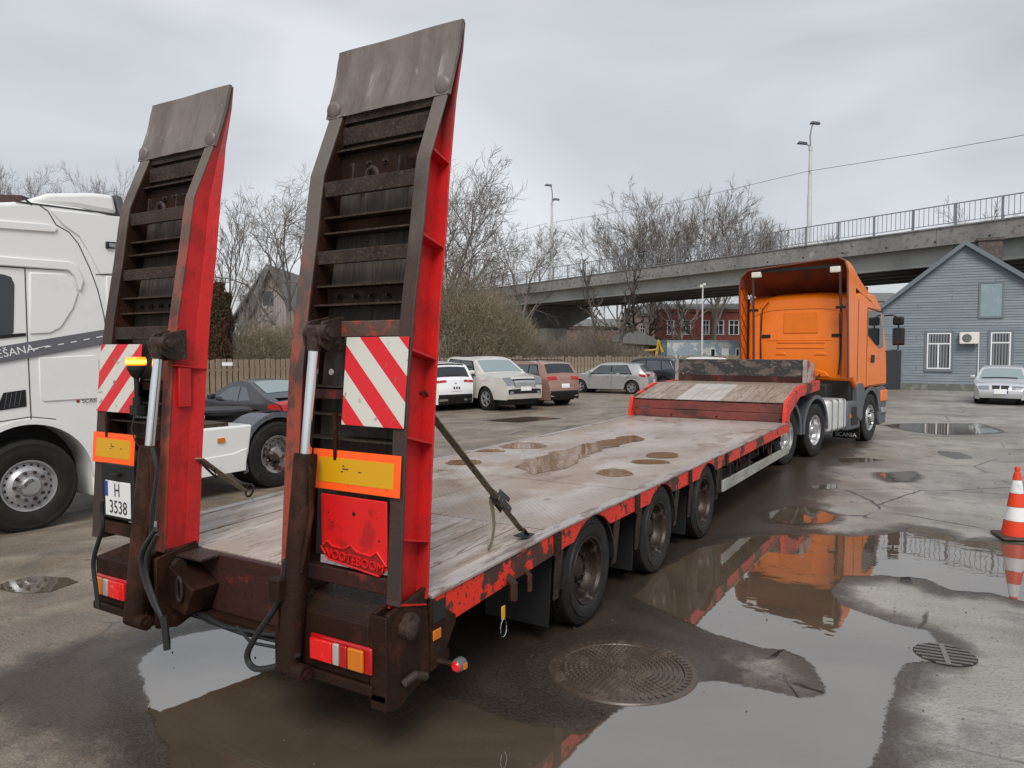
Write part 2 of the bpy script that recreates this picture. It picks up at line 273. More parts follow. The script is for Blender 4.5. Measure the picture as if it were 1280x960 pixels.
# ------------------------------------------------------------------ mesh builder
class MB:
    def __init__(s, off=(0, 0, 0)): s.v = []; s.f = []; s.m = []; s.mi = 0; s.off = off
    def add(s, vs, fs):
        n = len(s.v); s.v += [tuple(p) for p in vs]; s.f += [tuple(i+n for i in f) for f in fs]; s.m += [s.mi]*len(fs); return s
    def box(s, x0, x1, y0, y1, z0, z1):
        return s.add([(x0, y0, z0), (x1, y0, z0), (x1, y1, z0), (x0, y1, z0), (x0, y0, z1), (x1, y0, z1), (x1, y1, z1), (x0, y1, z1)],
                     [(0, 3, 2, 1), (4, 5, 6, 7), (0, 1, 5, 4), (1, 2, 6, 5), (2, 3, 7, 6), (3, 0, 4, 7)])
    def hexa(s, p): return s.add(p, [(0, 3, 2, 1), (4, 5, 6, 7), (0, 1, 5, 4), (1, 2, 6, 5), (2, 3, 7, 6), (3, 0, 4, 7)])
    def obox(s, c, d, w, h, dirv=(1, 0, 0), upv=(0, 0, 1)):     # centred, length along dirv
        D = Vector(dirv).normalized(); U = Vector(upv); S_ = U.cross(D).normalized(); U = D.cross(S_).normalized(); c = Vector(c)
        P = [c+D*(a*d/2)+S_*(b*w/2)+U*(e*h/2) for e in (-1, 1) for a, b in ((-1, -1), (1, -1), (1, 1), (-1, 1))]
        return s.hexa([tuple(p) for p in P])
    def bar(s, a, b, w, h, upv=(0, 0, 1)):
        a = Vector(a); b = Vector(b); d = b-a
        if abs(d.normalized().dot(Vector(upv))) > .98: upv = (0, 1, 0)
        return s.obox((a+b)/2, d.length, w, h, d, upv)
    def prism(s, poly, ax, a, b):       # poly in the two other axes (cyclic order kept), extruded along ax from a to b
        n = len(poly)
        def mkp(p, t): return {'x': (t, p[0], p[1]), 'y': (p[0], t, p[1]), 'z': (p[0], p[1], t)}[ax]
        vs = [mkp(p, a) for p in poly]+[mkp(p, b) for p in poly]
        return s.add(vs, [tuple(range(n))[::-1], tuple(range(n, 2*n))]+[(i, (i+1) % n, n+(i+1) % n, n+i) for i in range(n)])
    def tube(s, pts, r, n=8, caps=True):
        pts = [Vector(p) for p in pts]; rr = r if isinstance(r, (list, tuple)) else [r]*len(pts); base = len(s.v); vs = []; fs = []
        up = None
        for i, p in enumerate(pts):
            d = (pts[min(i+1, len(pts)-1)]-pts[max(i-1, 0)]).normalized()
            if up is None: up = Vector((0, 0, 1)) if abs(d.z) < .9 else Vector((1, 0, 0))
            a = d.cross(up).normalized(); b = a.cross(d).normalized(); up = b
            for k in range(n):
                t = 2*math.pi*k/n; vs.append(tuple(p+(a*math.cos(t)+b*math.sin(t))*rr[i]))
        for i in range(len(pts)-1):
            for k in range(n): fs.append((i*n+k, i*n+(k+1) % n, (i+1)*n+(k+1) % n, (i+1)*n+k))
        if caps: fs += [tuple(range(n)), tuple(range((len(pts)-1)*n, len(pts)*n))[::-1]]
        return s.add(vs, fs)
    def lathe(s, prof, n=32, c=(0, 0, 0), ax='x', a0=0, a1=2*math.pi):
        vs = []; fs = []; full = abs(a1-a0-2*math.pi) < 1e-6; m = n if full else n+1
        for (a, r) in prof:
            for k in range(m):
                t = a0+(a1-a0)*k/n; u, w = r*math.cos(t), r*math.sin(t)
                vs.append({'x': (c[0]+a, c[1]+u, c[2]+w), 'y': (c[0]+w, c[1]+a, c[2]+u), 'z': (c[0]+u, c[1]+w, c[2]+a)}[ax])
        for i in range(len(prof)-1):
            for k in range(n): k2 = (k+1) % m; fs.append((i*m+k, i*m+k2, (i+1)*m+k2, (i+1)*m+k))
        return s.add(vs, fs)
    def mesh(s, name, mats, smooth=None):
        me = bpy.data.meshes.new(name); o = s.off
        me.from_pydata([(p[0]-o[0], p[1]-o[1], p[2]-o[2]) for p in s.v], [], s.f)
        for mt in (mats if isinstance(mats, (list, tuple)) else [mats]): me.materials.append(mt)
        if max(s.m, default=0) > 0: me.polygons.foreach_set('material_index', s.m)
        if smooth is not None:
            bm = bmesh.new(); bm.from_mesh(me); bmesh.ops.remove_doubles(bm, verts=bm.verts, dist=1e-5); bmesh.ops.delete(bm, geom=[v for v in bm.verts if not v.link_faces], context='VERTS'); bmesh.ops.recalc_face_normals(bm, faces=bm.faces); bm.to_mesh(me); bm.free()
            me.shade_smooth(); me.set_sharp_from_angle(angle=R(smooth))
        me.update(); return me
    def build(s, name, mats, parent=None, smooth=None, bevel=0, segs=2, loc=None, rz=0):
        me = s.mesh(name, mats, smooth if smooth is not None else (35 if bevel else None))
        return link(name, me, parent, bevel, segs, loc, rz)
def link(name, me, parent=None, bevel=0, segs=2, loc=None, rz=0):
    o = bpy.data.objects.new(name, me); COL.objects.link(o)
    if parent: o.parent = parent
    if loc is not None: o.location = loc
    if rz: o.rotation_euler = (0, 0, rz)
    if bevel:
        b = o.modifiers.new('bevel', 'BEVEL'); b.width = bevel; b.segments = segs; b.limit_method = 'ANGLE'; b.angle_limit = R(40)
    return o
def tag(o, label=None, cat=None, group=None, kind=None):
    for k, v in (('label', label), ('category', cat), ('group', group), ('kind', kind)):
        if v: o[k] = v
    return o
def thing(name, label, cat, loc=(0, 0, 0), rz=0, group=None):
    o = bpy.data.objects.new(name, None); COL.objects.link(o); o.location = loc; o.rotation_euler = (0, 0, rz); o.empty_display_size = .3
    return tag(o, label, cat, group)
def kids(o): return [c for c in bpy.data.objects if c.parent == o]
def copy_tree(o, parent=None, m=None):
    m = m or {}
    c = o.copy(); COL.objects.link(c)
    if parent: c.parent = parent
    for ch in kids(o): copy_tree(ch, c)
    return c
def struct(o): o['kind'] = 'structure'; return o
def text(name, s, size, mat, parent, loc, rot, ext=.002, align='LEFT', sx=1):
    cu = bpy.data.curves.new(name, 'FONT'); cu.body = s; cu.size = size; cu.extrude = ext; cu.align_x = align; cu.resolution_u = 3
    to = bpy.data.objects.new(name+'_curve', cu); COL.objects.link(to)
    dg = bpy.context.evaluated_depsgraph_get(); me = bpy.data.meshes.new_from_object(to.evaluated_get(dg))
    bpy.data.objects.remove(to); me.materials.clear(); me.materials.append(mat)
    o = link(name, me, parent); o.location = loc; o.rotation_euler = rot; o.scale = (sx, 1, 1); return o

# ------------------------------------------------------------------ ground, puddles
g = MB().add([(-700, -500, 0), (700, -500, 0), (700, 900, 0), (-700, 900, 0)], [(0, 1, 2, 3)]).build('ground', asph); struct(g)

def puddle(pts, name='puddle', mat=None, z=.004, rim=.10, jit=.03, step=.12, zf=None, parent=None):
    # pts: ground outline in metres; two rings (rim 0, inside 1) for the ragged edge
    P = []
    n = len(pts)
    for i in range(n):
        a = Vector(pts[i][:2]); b = Vector(pts[(i+1) % n][:2]); k = max(1, int((b-a).length/step))
        for j in range(k): P.append(a+(b-a)*j/k)
    m = len(P); Q = []
    for i in range(m):
        t = (P[(i+1) % m]-P[i-1]).normalized(); nn = Vector((t.y, -t.x)); jj = random.uniform(-jit, jit); Q.append((P[i]+nn*jj, nn))
    area = sum(P[i].x*P[(i+1) % m].y-P[(i+1) % m].x*P[i].y for i in range(m)); sg = 1 if area > 0 else -1
    bm = bmesh.new(); dl = bm.verts.layers.float.new('depth')
    zz = zf or (lambda x, y: z)
    inner = []; outer = []
    for p, nn in Q:
        a = p-nn*sg*rim*.2; b = p+nn*sg*rim
        v = bm.verts.new((a.x, a.y, zz(a.x, a.y))); v[dl] = 1; inner.append(v)
        w = bm.verts.new((b.x, b.y, zz(b.x, b.y))); w[dl] = 0; outer.append(w)
    f = bm.faces.new(inner)
    for i in range(m):
        bm.faces.new((inner[i], outer[i], outer[(i+1) % m], inner[(i+1) % m]))
    bmesh.ops.triangulate(bm, faces=[f]); bmesh.ops.recalc_face_normals(bm, faces=bm.faces)
    if sum(q.normal.z for q in bm.faces) < 0: bmesh.ops.reverse_faces(bm, faces=bm.faces)
    me = bpy.data.meshes.new(name); bm.to_mesh(me); bm.free(); me.materials.append(mat or water)
    o = link(name, me, parent); o.name = name
    return o
def gpts(l, z=0): return [gz(x, y, z) for x, y in l]
PUD = [[(800, 746), (830, 718), (880, 688), (942, 673), (1014, 670), (1067, 673), (1114, 671), (1149, 661), (1170, 664), (1192, 678), (1249, 680), (1290, 686), (1290, 753), (1239, 738), (1192, 736), (1161, 723), (1136, 719), (1099, 717), (1046, 718), (1034, 729), (1027, 742), (1042, 757), (1067, 768), (1111, 782), (1149, 791), (1160, 803), (1150, 822), (1120, 824), (1111, 838), (1100, 860), (1085, 910), (1070, 960), (1050, 1020), (235, 1020), (225, 930), (205, 885), (192, 850), (190, 822), (225, 800), (300, 785), (420, 800), (500, 845), (545, 878), (640, 912), (740, 922), (770, 902), (800, 888), (840, 874), (870, 862), (900, 856), (960, 872), (1005, 882), (1045, 872), (1040, 846), (1018, 822), (985, 808), (955, 806), (900, 790), (860, 772), (820, 756)],
       [(967, 642), (985, 636), (1010, 636), (1034, 644), (1030, 651), (1000, 655), (975, 652)],
       [(1104, 592), (1140, 591), (1133, 600), (1118, 602)],
       [(1109, 532), (1130, 530), (1220, 530), (1232, 534), (1248, 540), (1220, 542), (1180, 543), (1150, 540)],
       [(1052, 574), (1085, 573), (1100, 575), (1080, 577), (1055, 577)],
       [(1176, 564), (1195, 566), (1212, 572), (1195, 573), (1182, 569)],
       [(1020, 608), (1043, 606), (1042, 610), (1024, 611)],
       [(605, 526), (660, 521), (700, 523), (650, 528)],
       [(10, 730), (40, 722), (90, 728), (60, 738), (20, 738)]]
def damp_material():      # darkened, soaked asphalt fading out from the water
    m = bpy.data.materials.new('soaked_asphalt'); m.use_nodes = True; N = m.node_tree.nodes; L = m.node_tree.links; b = N['Principled BSDF']
    b.inputs['Roughness'].default_value = .3; c = N.new('ShaderNodeTexCoord')
    n = N.new('ShaderNodeTexNoise'); n.inputs['Scale'].default_value = 60; n.inputs['Detail'].default_value = 5; L.new(c.outputs['Object'], n.inputs['Vector'])
    mr = N.new('ShaderNodeMapRange'); mr.inputs[1].default_value = .4; mr.inputs[2].default_value = .65; L.new(n.outputs[0], mr.inputs[0])
    mx = N.new('ShaderNodeMixRGB'); L.new(mr.outputs[0], mx.inputs[0]); mx.inputs[1].default_value = (.075, .058, .044, 1); mx.inputs[2].default_value = (.028, .021, .016, 1); L.new(mx.outputs[0], b.inputs['Base Color'])
    bp = N.new('ShaderNodeBump'); bp.inputs['Strength'].default_value = .6; bp.inputs['Distance'].default_value = .006; L.new(n.outputs[0], bp.inputs['Height']); L.new(bp.outputs[0], b.inputs['Normal'])
    at = N.new('ShaderNodeAttribute'); at.attribute_name = 'depth'
    n3 = N.new('ShaderNodeTexNoise'); n3.inputs['Scale'].default_value = 4; n3.inputs['Detail'].default_value = 8; n3.inputs['Roughness'].default_value = .7; L.new(c.outputs['Object'], n3.inputs['Vector'])
    ad = N.new('ShaderNodeMath'); ad.operation = 'ADD'; L.new(at.outputs['Fac'], ad.inputs[0]); L.new(n3.outputs[0], ad.inputs[1])
    gr = N.new('ShaderNodeMapRange'); gr.inputs[1].default_value = .62; gr.inputs[2].default_value = 1.2; gr.inputs[4].default_value = .85; L.new(ad.outputs[0], gr.inputs[0]); L.new(gr.outputs[0], b.inputs['Alpha'])
    return m
damp = damp_material()
for i, p in enumerate(PUD[:4]): struct(puddle(gpts(p), 'damp_ground', damp, z=.002, rim=.42 if i == 0 else .3, jit=.04, step=.3))
_m = gz(778, 838); struct(puddle([(_m[0]+.5*math.cos(t), _m[1]+.5*math.sin(t)) for t in np.linspace(0, 6.28, 24)[:-1]], 'damp_ground', damp, z=.003, rim=.35, jit=.05, step=.3))
struct(puddle([(-5.0, 2.4), (-2.2, 2.6), (-1.7, 4.5), (-1.75, 9), (-2.2, 13), (-2.0, 19), (-4.5, 19), (-5.2, 12)], 'damp_ground', damp, z=.001, rim=.6, jit=.15, step=.4))
for i, p in enumerate(PUD): struct(puddle(gpts(p), rim=.13, jit=.022))

# scattered grit
rs = random.Random(3); mb = MB()
for i in range(900):
    x = rs.uniform(-8, 3.5); y = rs.uniform(2.2, 14); r = rs.choice([.004, .005, .007, .011])*rs.uniform(.7, 1.3)
    a = rs.uniform(0, 6); mb.add([(x+r*math.cos(a+k*2.09), y+r*math.sin(a+k*2.09), -.001) for k in range(3)]+[(x, y, r*1.1)], [(0, 1, 3), (1, 2, 3), (2, 0, 3)])
tag(mb.build('grit', mk('grit_stone', (.07, .06, .05), .8)), 'loose dark grit scattered over the wet asphalt', 'grit', kind='stuff')

# manhole
mc = gz(778, 838); mh = thing('manhole_cover', 'large round cast iron manhole cover with rings of studs beside the trailer', 'manhole cover', (mc[0], mc[1], 0))
RM = .46
MB().lathe([(0, RM+.03), (.012, RM+.02), (.016, RM), (.016, RM-.06), (.008, RM-.065)], 72, ax='z').build('frame', castir, mh, smooth=30)
MB().lathe([(.009, RM-.068), (.013, RM-.075), (.012, .01), (.012, 0)], 72, ax='z').build('lid', castir, mh, smooth=30)
mb = MB()
for ri in range(11):
    r = .03+ri*.034; n = max(5, int(2*math.pi*r/.036))
    for k in range(n):
        t = 2*math.pi*(k+.5*(ri % 2))/n; c, s_ = math.cos(t), math.sin(t); w, d = .011, .010
        q = [(r-d, -w), (r+d, -w), (r+d, w), (r-d, w)]; q2 = [(r-d*.7, -w*.7), (r+d*.7, -w*.7), (r+d*.7, w*.7), (r-d*.7, w*.7)]
        mb.hexa([(a*c-b*s_, a*s_+b*c, .0118) for a, b in q]+[(a*c-b*s_, a*s_+b*c, .021) for a, b in q2])
mb.build('studs', castir, mh)['kind'] = 'stuff'
mb = MB()
for k in range(56):
    t = 2*math.pi*k/56; mb.obox(((RM-.03)*math.cos(t), (RM-.03)*math.sin(t), .018), .034, .018, .008, (math.cos(t), math.sin(t), 0))
mb.build('rim_studs', castir, mh)['kind'] = 'stuff'
# drain grate
dc = gz(1181, 819); dr = thing('drain_grate', 'small round drain grate with dark slots at the puddle edge', 'drain', (dc[0], dc[1], 0), R(8))
MB().lathe([(.0055, .195), (.0065, .19), (.0065, 0)], 40, ax='z').build('slot_bed', blackm, dr, smooth=30)
mb = MB(); gb = mk('worn_grate', (.17, .16, .148), .5, .2, bump=(60, .3))
for k in range(-3, 4):
    x = k*.058; h_ = math.sqrt(max(0, .19**2-x*x)); MB().box(-h_, h_, x-.008, x+.008, .0068, .013).build('grate_bar', gb, dr)
MB().box(-.016, .016, -.185, .185, .0067, .0135).build('grate_bar', gb, dr)

# ------------------------------------------------------------------ wheels
def tyre_mb(Rr, w, rb, n=48):
    pr = [(-w+.01, rb), (-w, rb+.01), (-w-.008, (rb+Rr)/2), (-w, Rr-.045), (-w+.02, Rr-.008)]
    g = 4
    for i in range(g):
        a = -w+.03+(w-.06)*i/g; b = -w+.03+(w-.06)*(i+1)/g
        pr += [(a+.004, Rr), (b-.012, Rr), (b-.010, Rr-.012), (b-.002, Rr-.012)]
    pr += [(-.03, Rr), (-.012, Rr-.008), (-.002, Rr-.035), (.004, Rr-.05), (.0, Rr-.06), (.012, (rb+Rr)/2+.01), (.010, (rb+Rr)/2-.015), (.004, rb+.02), (-.004, rb+.008), (-.012, rb-.004)]
    return MB().lathe(pr, n)
WM = {}
def wheel(parent, loc, rz, kind, Rr, w, rb, rmat, name='wheel', nuts=10):
    key = (kind, Rr, w, rb, rmat.name)
    if key not in WM:
        ty = tyre_mb(Rr, w, rb).mesh('tyre', rubber, 40)
        P = []
        r = rb
        if kind == 'dish':       # outer wheel of a pair, disc deep inside
            P.append(('rim', MB().lathe([(-.010, r), (-.002, r-.004), (-.006, r-.018), (-.03, r-.025), (-.04, r-.04), (-.10, r-.045), (-.125, r-.06), (-.135, r*.62), (-.13, r*.52), (-.128, 0)], 48).mesh('rim', rmat, 30)))
            h = MB().lathe([(-.13, r*.38), (-.105, r*.36), (-.10, r*.30), (-.085, r*.28), (-.082, 0)] if rmat is rimr else [(-.13, r*.40), (-.06, r*.38), (-.05, r*.33), (-.02, r*.30), (-.015, 0)], 28)
            for k in range(nuts):
                t = 2*math.pi*k/nuts; h.lathe([(-.135, .017), (-.09, .017), (-.088, 0)], 6, c=(0, r*.50*math.cos(t), r*.50*math.sin(t)))
            P.append(('hub', h.mesh('hub', dsteel2 if rmat is rimr else rmat, 30)))
            d = MB()
            for k in range(nuts): t = 2*math.pi*(k+.5)/nuts; d.lathe([(-.131, .026), (-.130, 0)], 14, c=(0, r*.72*math.cos(t), r*.72*math.sin(t)))
            P.append(('hand_hole', d.mesh('hand_hole', blackm)))
        elif kind == 'front':
            P.append(('rim', MB().lathe([(-.010, r), (0, r-.004), (-.004, r-.02), (-.03, r-.028), (-.05, r-.045), (-.045, r*.80), (-.012, r*.66), (.004, r*.60), (.006, r*.47), (.0, r*.40)], 56).mesh('rim', rmat, 30)))
            h = MB().lathe([(.0, r*.40), (.05, r*.36), (.062, r*.30), (.066, 0)], 36)
            P.append(('hub_cap', h.mesh('hub_cap', rmat, 30)))
            h = MB()
            for k in range(nuts):
                t = 2*math.pi*k/nuts; h.lathe([(.004, .020), (.035, .018), (.040, .012), (.041, 0)], 8, c=(0, r*.54*math.cos(t), r*.54*math.sin(t)))
            P.append(('wheel_nuts', h.mesh('wheel_nuts', dsteel2, 30)))
            d = MB()
            for k in range(20): t = 2*math.pi*(k+.5)/20; d.lathe([(-.0445, .0165), (-.0405, .013), (-.0435, 0)], 10, c=(.004, r*.79*math.cos(t), r*.79*math.sin(t)))
            P.append(('hand_hole', d.mesh('hand_hole', blackm)))
        else:                    # alloy car wheel
            P.append(('rim', MB().lathe([(-.012, r), (0, r-.003), (-.004, r-.02), (-.05, r-.03), (-.052, r-.035)], 40).lathe([(-.055, r-.03), (-.056, 0)], 24).mesh('rim', [rmat], 30)))
            bk = MB().lathe([(-.05, r-.028), (-.051, 0)], 24); P.append(('brake_shadow', bk.mesh('brake_shadow', blackpl)))
            h = MB().lathe([(-.02, .065), (-.006, .055), (-.004, 0)], 20); ns = 5
            for k in range(ns):
                t = 2*math.pi*k/ns
                for dd in (-.16, .16): h.bar((-.016, .05*math.cos(t+dd*2), .05*math.sin(t+dd*2)), (-.018, (r-.015)*math.cos(t+dd), (r-.015)*math.sin(t+dd)), .03, .026, (1, 0, 0))
            P.append(('spokes', h.mesh('spokes', rmat, 30)))
        WM[key] = (ty, P)
    ty, P = WM[key]
    o = link(name, ty, parent, loc=loc, rz=rz)
    for nm, me in P:
        c_ = link(nm, me, o)
        if nm in ('wheel_nuts', 'hand_hole', 'spokes'): c_['kind'] = 'stuff'
    return o

# ================================================================== LOW-LOADER TRAILER
T = (-3.69, 2.9, 0)
tr = thing('low_loader_trailer', 'long red three-axle low-loader trailer with two raised rear ramps and worn wooden and steel deck', 'trailer', T)
def M(): return MB(off=T)
def atY(x, y, Y): r = ray(x, y); return _C+r*Y/r[1]
def zd(Y): return float(np.interp(Y, [3.05, 4.45, 9.3, 12.6], [.80, .852, .875, .905]))
XR, XL = -2.33, -5.05
# deck: wooden tail planks
xs = np.linspace(-4.96, -2.42, 13); rs = random.Random(2)
for i in range(12):
    a, b = xs[i]+.003, xs[i+1]-.003; e = rs.uniform(-.003, .004); m = M()
    m.hexa([(a, 3.06, .755), (b, 3.06, .755), (b, 4.44, .81), (a, 4.44, .81), (a, 3.06, .80+e), (b, 3.06, .80+e), (b, 4.44, .852+e), (a, 4.44, .852+e)])
    m.build('plank', woodk, tr, bevel=.004)
# steel tread plates, two rows with a joint down the middle
ys = np.linspace(4.45, 12.58, 6)
for j in range(5):
    for a, b in ((-4.96, -3.74), (-3.732, -2.42)):
        m = M(); y0, y1 = ys[j]+.003, ys[j+1]-.003; e = rs.uniform(-.002, .002)
        n = 6
        for q in range(n):
            u0, u1 = y0+(y1-y0)*q/n, y0+(y1-y0)*(q+1)/n
            m.hexa([(a, u0, zd(u0)-.02), (b, u0, zd(u0)-.02), (b, u1, zd(u1)-.02), (a, u1, zd(u1)-.02), (a, u0, zd(u0)+e), (b, u0, zd(u0)+e), (b, u1, zd(u1)+e), (a, u1, zd(u1)+e)])
        m.build('tread_plate', tread, tr)
for (x0, x1) in ((-2.415, -2.327), (-5.055, -4.965)):
    m = M(); yy = [3.05, 4.45, 6.8, 9.3, 12.55]
    for a, b in zip(yy, yy[1:]):
        m.hexa([(x0, a+.002, zd(a)-.012), (x1, a+.002, zd(a)-.012), (x1, b-.002, zd(b)-.012), (x0, b-.002, zd(b)-.012), (x0, a+.002, zd(a)+.006), (x1, a+.002, zd(a)+.006), (x1, b-.002, zd(b)+.006), (x0, b-.002, zd(b)+.006)])
    m.build('edge_strip', edges, tr, bevel=.003)
# side rails with wheel arches
WY = [5.07, 6.60, 8.09]; WR = .415
for sx, xa, xb in ((1, -2.352, -2.336), (-1, -5.045, -5.03)):
    top = [(y, zd(y)-.014) for y in (3.055, 4.45, 9.3, 12.6)]
    bot = [(3.055, .60), (3.2, .615)]
    for w in WY:
        for k in range(13):
            t = math.pi*(1-k/12); y = w+.455*math.cos(t); z = .40+.44*math.sin(t)
            if z > .66: bot.append((y, z))
    bot += [(8.9, .72), (12.6, .75)]
    # strips of quads between the top line and the bottom line
    m = M(); by = sorted(set([round(p[0], 4) for p in bot]+[p[0] for p in top]+list(np.arange(3.3, 12.6, .35))))
    B = lambda y: float(np.interp(y, [p[0] for p in bot], [p[1] for p in bot]))
    Tz = lambda y: float(np.interp(y, [p[0] for p in top], [p[1] for p in top]))
    for a, b in zip(by, by[1:]):
        m.hexa([(xa, a, B(a)), (xb, a, B(a)), (xb, b, B(b)), (xa, b, B(b)), (xa, a, Tz(a)), (xb, a, Tz(a)), (xb, b, Tz(b)), (xa, b, Tz(b))])
    m.build('side_rail', red, tr, smooth=30)
# stake pockets
for px, py in ((697, 676), (797, 627), (863, 596), (909, 573)):
    p = gx(px, py, XR); y = p[1]; zt = zd(y)
    m = M(); m.box(-2.34, -2.322, y-.05, y+.05, zt-.17, zt-.015)
    o = m.build('stake_pocket', dsteel, tr, bevel=.004)
    m = M()
    for k in range(3): m.box(-2.324, -2.3195, y-.028, y+.022, zt-.055-.045*k, zt-.03-.045*k)
    m.build('slot', blackm, o)
for y in (3.83, 4.03):
    M().tube([(-2.35, y, .70), (-2.30, y, .66), (-2.30, y, .56)], .028 if y < 4 else .018, 8).build('rope_hook', redmuck, tr, smooth=40)
m = M(); m.box(-2.315, -2.309, 3.71, 3.75, .47, .55); o = m.build('hanging_tag', yell, tr, bevel=.004)
M().tube([(-2.31, 3.73+.035*math.sin(t), .415+.055*math.cos(t)) for t in np.linspace(0, 6.28, 14)], .003, 5).build('wire_loop', chrome, o)
# wheels, arches, axles, hanging guard plates
for w in WY:
    for x, rz in ((-2.37, 0), (-5.01, math.pi)):
        wheel(tr, (x-T[0], w-T[1], WR), rz, 'dish', WR, .25, .262, rimr)
        wheel(tr, ((x-.30 if rz == 0 else x+.30)-T[0], w-T[1], WR), rz, 'dish', WR, .25, .262, rimr)
    M().tube([(-4.9, w, WR), (-2.5, w, WR)], .06, 12).build('axle', dsteel, tr, smooth=40)
    for x in (-2.44, -5.0):
        m = M()
        for k in range(10):
            t0, t1 = math.pi*k/10, math.pi*(k+1)/10
            q = [(r*math.cos(t), r*math.sin(t)) for r, t in ((.452, t0), (.468, t0), (.468, t1), (.452, t1))]
            m.hexa([(x-.42 if x > -3 else x, w+a, .40+b*.97) for a, b in q]+[(x+.085 if x > -3 else x+.42, w+a, .40+b*.97) for a, b in q])
        m.build('mudguard', blackpl, tr)
    for dy in (-.56, .47):
        m = M(); s = -1 if dy < 0 else 1
        m.hexa([(-2.40, w+dy+.02, .33), (-2.385, w+dy+.02, .33), (-2.385, w+dy+.09, .33), (-2.40, w+dy+.09, .33), (-2.37, w+dy-.01, .70), (-2.355, w+dy-.01, .70), (-2.355, w+dy+.11, .70), (-2.37, w+dy+.11, .70)])
        m.build('guard_plate', dsteel2, tr, bevel=.004)
for y in (4.50, 6.06, 7.55):
    M().hexa([(-2.95, y, .14), (-2.42, y, .14), (-2.42, y+.015, .14), (-2.95, y+.015, .14), (-2.95, y+.03, .70), (-2.40, y+.03, .70), (-2.40, y+.045, .70), (-2.95, y+.045, .70)]).build('mud_flap', blackpl, tr, bevel=.003)
    M().hexa([(-4.95, y, .16), (-4.42, y, .16), (-4.42, y+.015, .16), (-4.95, y+.015, .16), (-4.95, y+.03, .70), (-4.42, y+.03, .70), (-4.42, y+.045, .70), (-4.95, y+.045, .70)]).build('mud_flap', blackpl, tr, bevel=.003)
# frame
for x in (-4.25, -3.2):
    m = M(); m.box(x, x+.14, 3.1, 12.7, .44, .74); m.build('chassis_beam', dsteel, tr)
y = 3.5
while y < 12.6:
    M().box(-4.95, -2.40, y, y+.06, .62, .73).build('cross_beam', dsteel, tr); y += .52
M().box(-2.9, -2.6, 9.1, 10.3, .35, .62).build('tool_box', blackpl, tr, bevel=.02)
M().box(-3.1, -2.7, 11.0, 12.2, .38, .62).build('spare_parts_bin', dsteel, tr, bevel=.02)
# side guard
M().hexa([(-2.40, 8.88, .38), (-2.37, 8.88, .38), (-2.37, 12.95, .36), (-2.40, 12.95, .36), (-2.40, 8.88, .52), (-2.37, 8.88, .52), (-2.37, 12.95, .48), (-2.40, 12.95, .48)]).build('side_guard', alubar, tr, bevel=.006)
for y in (8.86, 10.3, 11.7):
    M().box(-2.44, -2.405, y, y+.06, .37, .74).build('guard_post', dsteel2, tr)
rs = random.Random(8)
for k in range(9):
    y = 9.2+k*.36+rs.uniform(-.1, .1); l = rs.uniform(.05, .2)
    M().tube([(-2.37, y, .74), (-2.365, y+.01, .74-l), (-2.37, y+.03, .74-l-.02), (-2.375, y+.045, .74-l+.03)], .007, 6).build('lashing_hook', dsteel2, tr)
# gooseneck
m = M()
for a, b in ((.905, 1.045), (1.052, 1.225)): m.box(-5.045, -2.36, 12.6, 12.64, a, b)
m.build('step_board', mk('worn_red_step', (.20, .045, .035), .5, layers=[(4, .48, .6, (.11, .035, .028)), (2, .58, .66, (.06, .025, .02)), (30, .58, .66, (.05, .025, .02))], bump=(30, .3), stretch=(.5, 1, 1)), tr, bevel=.004)
for x in (-5.0, -4.3, -3.5, -2.45):
    M().lathe([(-.006, .018), (-.003, .016), (-.008, 0)], 8, c=(x, 12.598, .95), ax='y').build('bolt', dsteel, tr)
xs = np.linspace(-5.02, -2.40, 21)
woodn = mk('brown_neck_wood', (.25, .185, .14), .5, layers=[(2, .45, .6, (.33, .265, .215), .4), (9, .54, .64, (.13, .085, .06), .6)], bump=(12, .4, .01), stretch=(4, .8, 1)); platep = mk('pale_slope_plate', (.42, .385, .36), .45, layers=[(3, .5, .62, (.34, .28, .24))])
for i in range(20):
    a, b = xs[i]+.003, xs[i+1]-.003; e = random.uniform(-.004, .004)
    m = M(); m.hexa([(a, 12.6, 1.20), (b, 12.6, 1.20), (b, 13.85, 1.42), (a, 13.85, 1.42), (a, 12.6, 1.232+e), (b, 12.6, 1.232+e), (b, 13.85, 1.452+e), (a, 13.85, 1.452+e)])
    m.build('slope_plank', woodn if not (i in (6, 7, 8, 9, 10, 11)) else platep, tr)
    m = M(); m.box(a, b, 13.855, 15.9, 1.43, 1.452+e/2); m.build('neck_plank', woodn, tr)
poly = [(12.45, .75), (12.45, 1.02), (12.55, 1.245), (13.6, 1.455), (15.85, 1.485), (15.85, 1.29), (13.68, 1.27), (12.78, 1.03), (12.68, .75)]
M().prism(poly, 'x', -2.395, -2.33).build('neck_side_rail', red, tr, bevel=.006)
M().prism(poly, 'x', -5.06, -5.0).build('neck_side_rail', red, tr, bevel=.006)
M().prism([(12.66, .9), (13.85, 1.41), (15.9, 1.42), (15.9, 1.24), (13.9, 1.2), (12.66, .6)], 'x', -4.8, -2.6).build('gooseneck_frame', dsteel, tr)
bh = M().box(-4.98, -2.50, 15.02, 15.08, 1.457, 1.905).build('bulkhead_board', mk('chipped_black_paint', (.035, .033, .033), .5, layers=[(3, .54, .58, (.12, .09, .08)), (14, .6, .64, (.2, .17, .15))], bump=(20, .3), stretch=(1, 1, 2)), tr, bevel=.006)
M().box(-4.98, -2.5, 15.005, 15.018, 1.457, 1.58).build('kick_plate', redmuck, tr)
for x in (-5.04, -2.52): M().box(x, x+.07, 14.97, 15.09, 1.457, 1.90).build('bulkhead_post', edges, tr, bevel=.006)
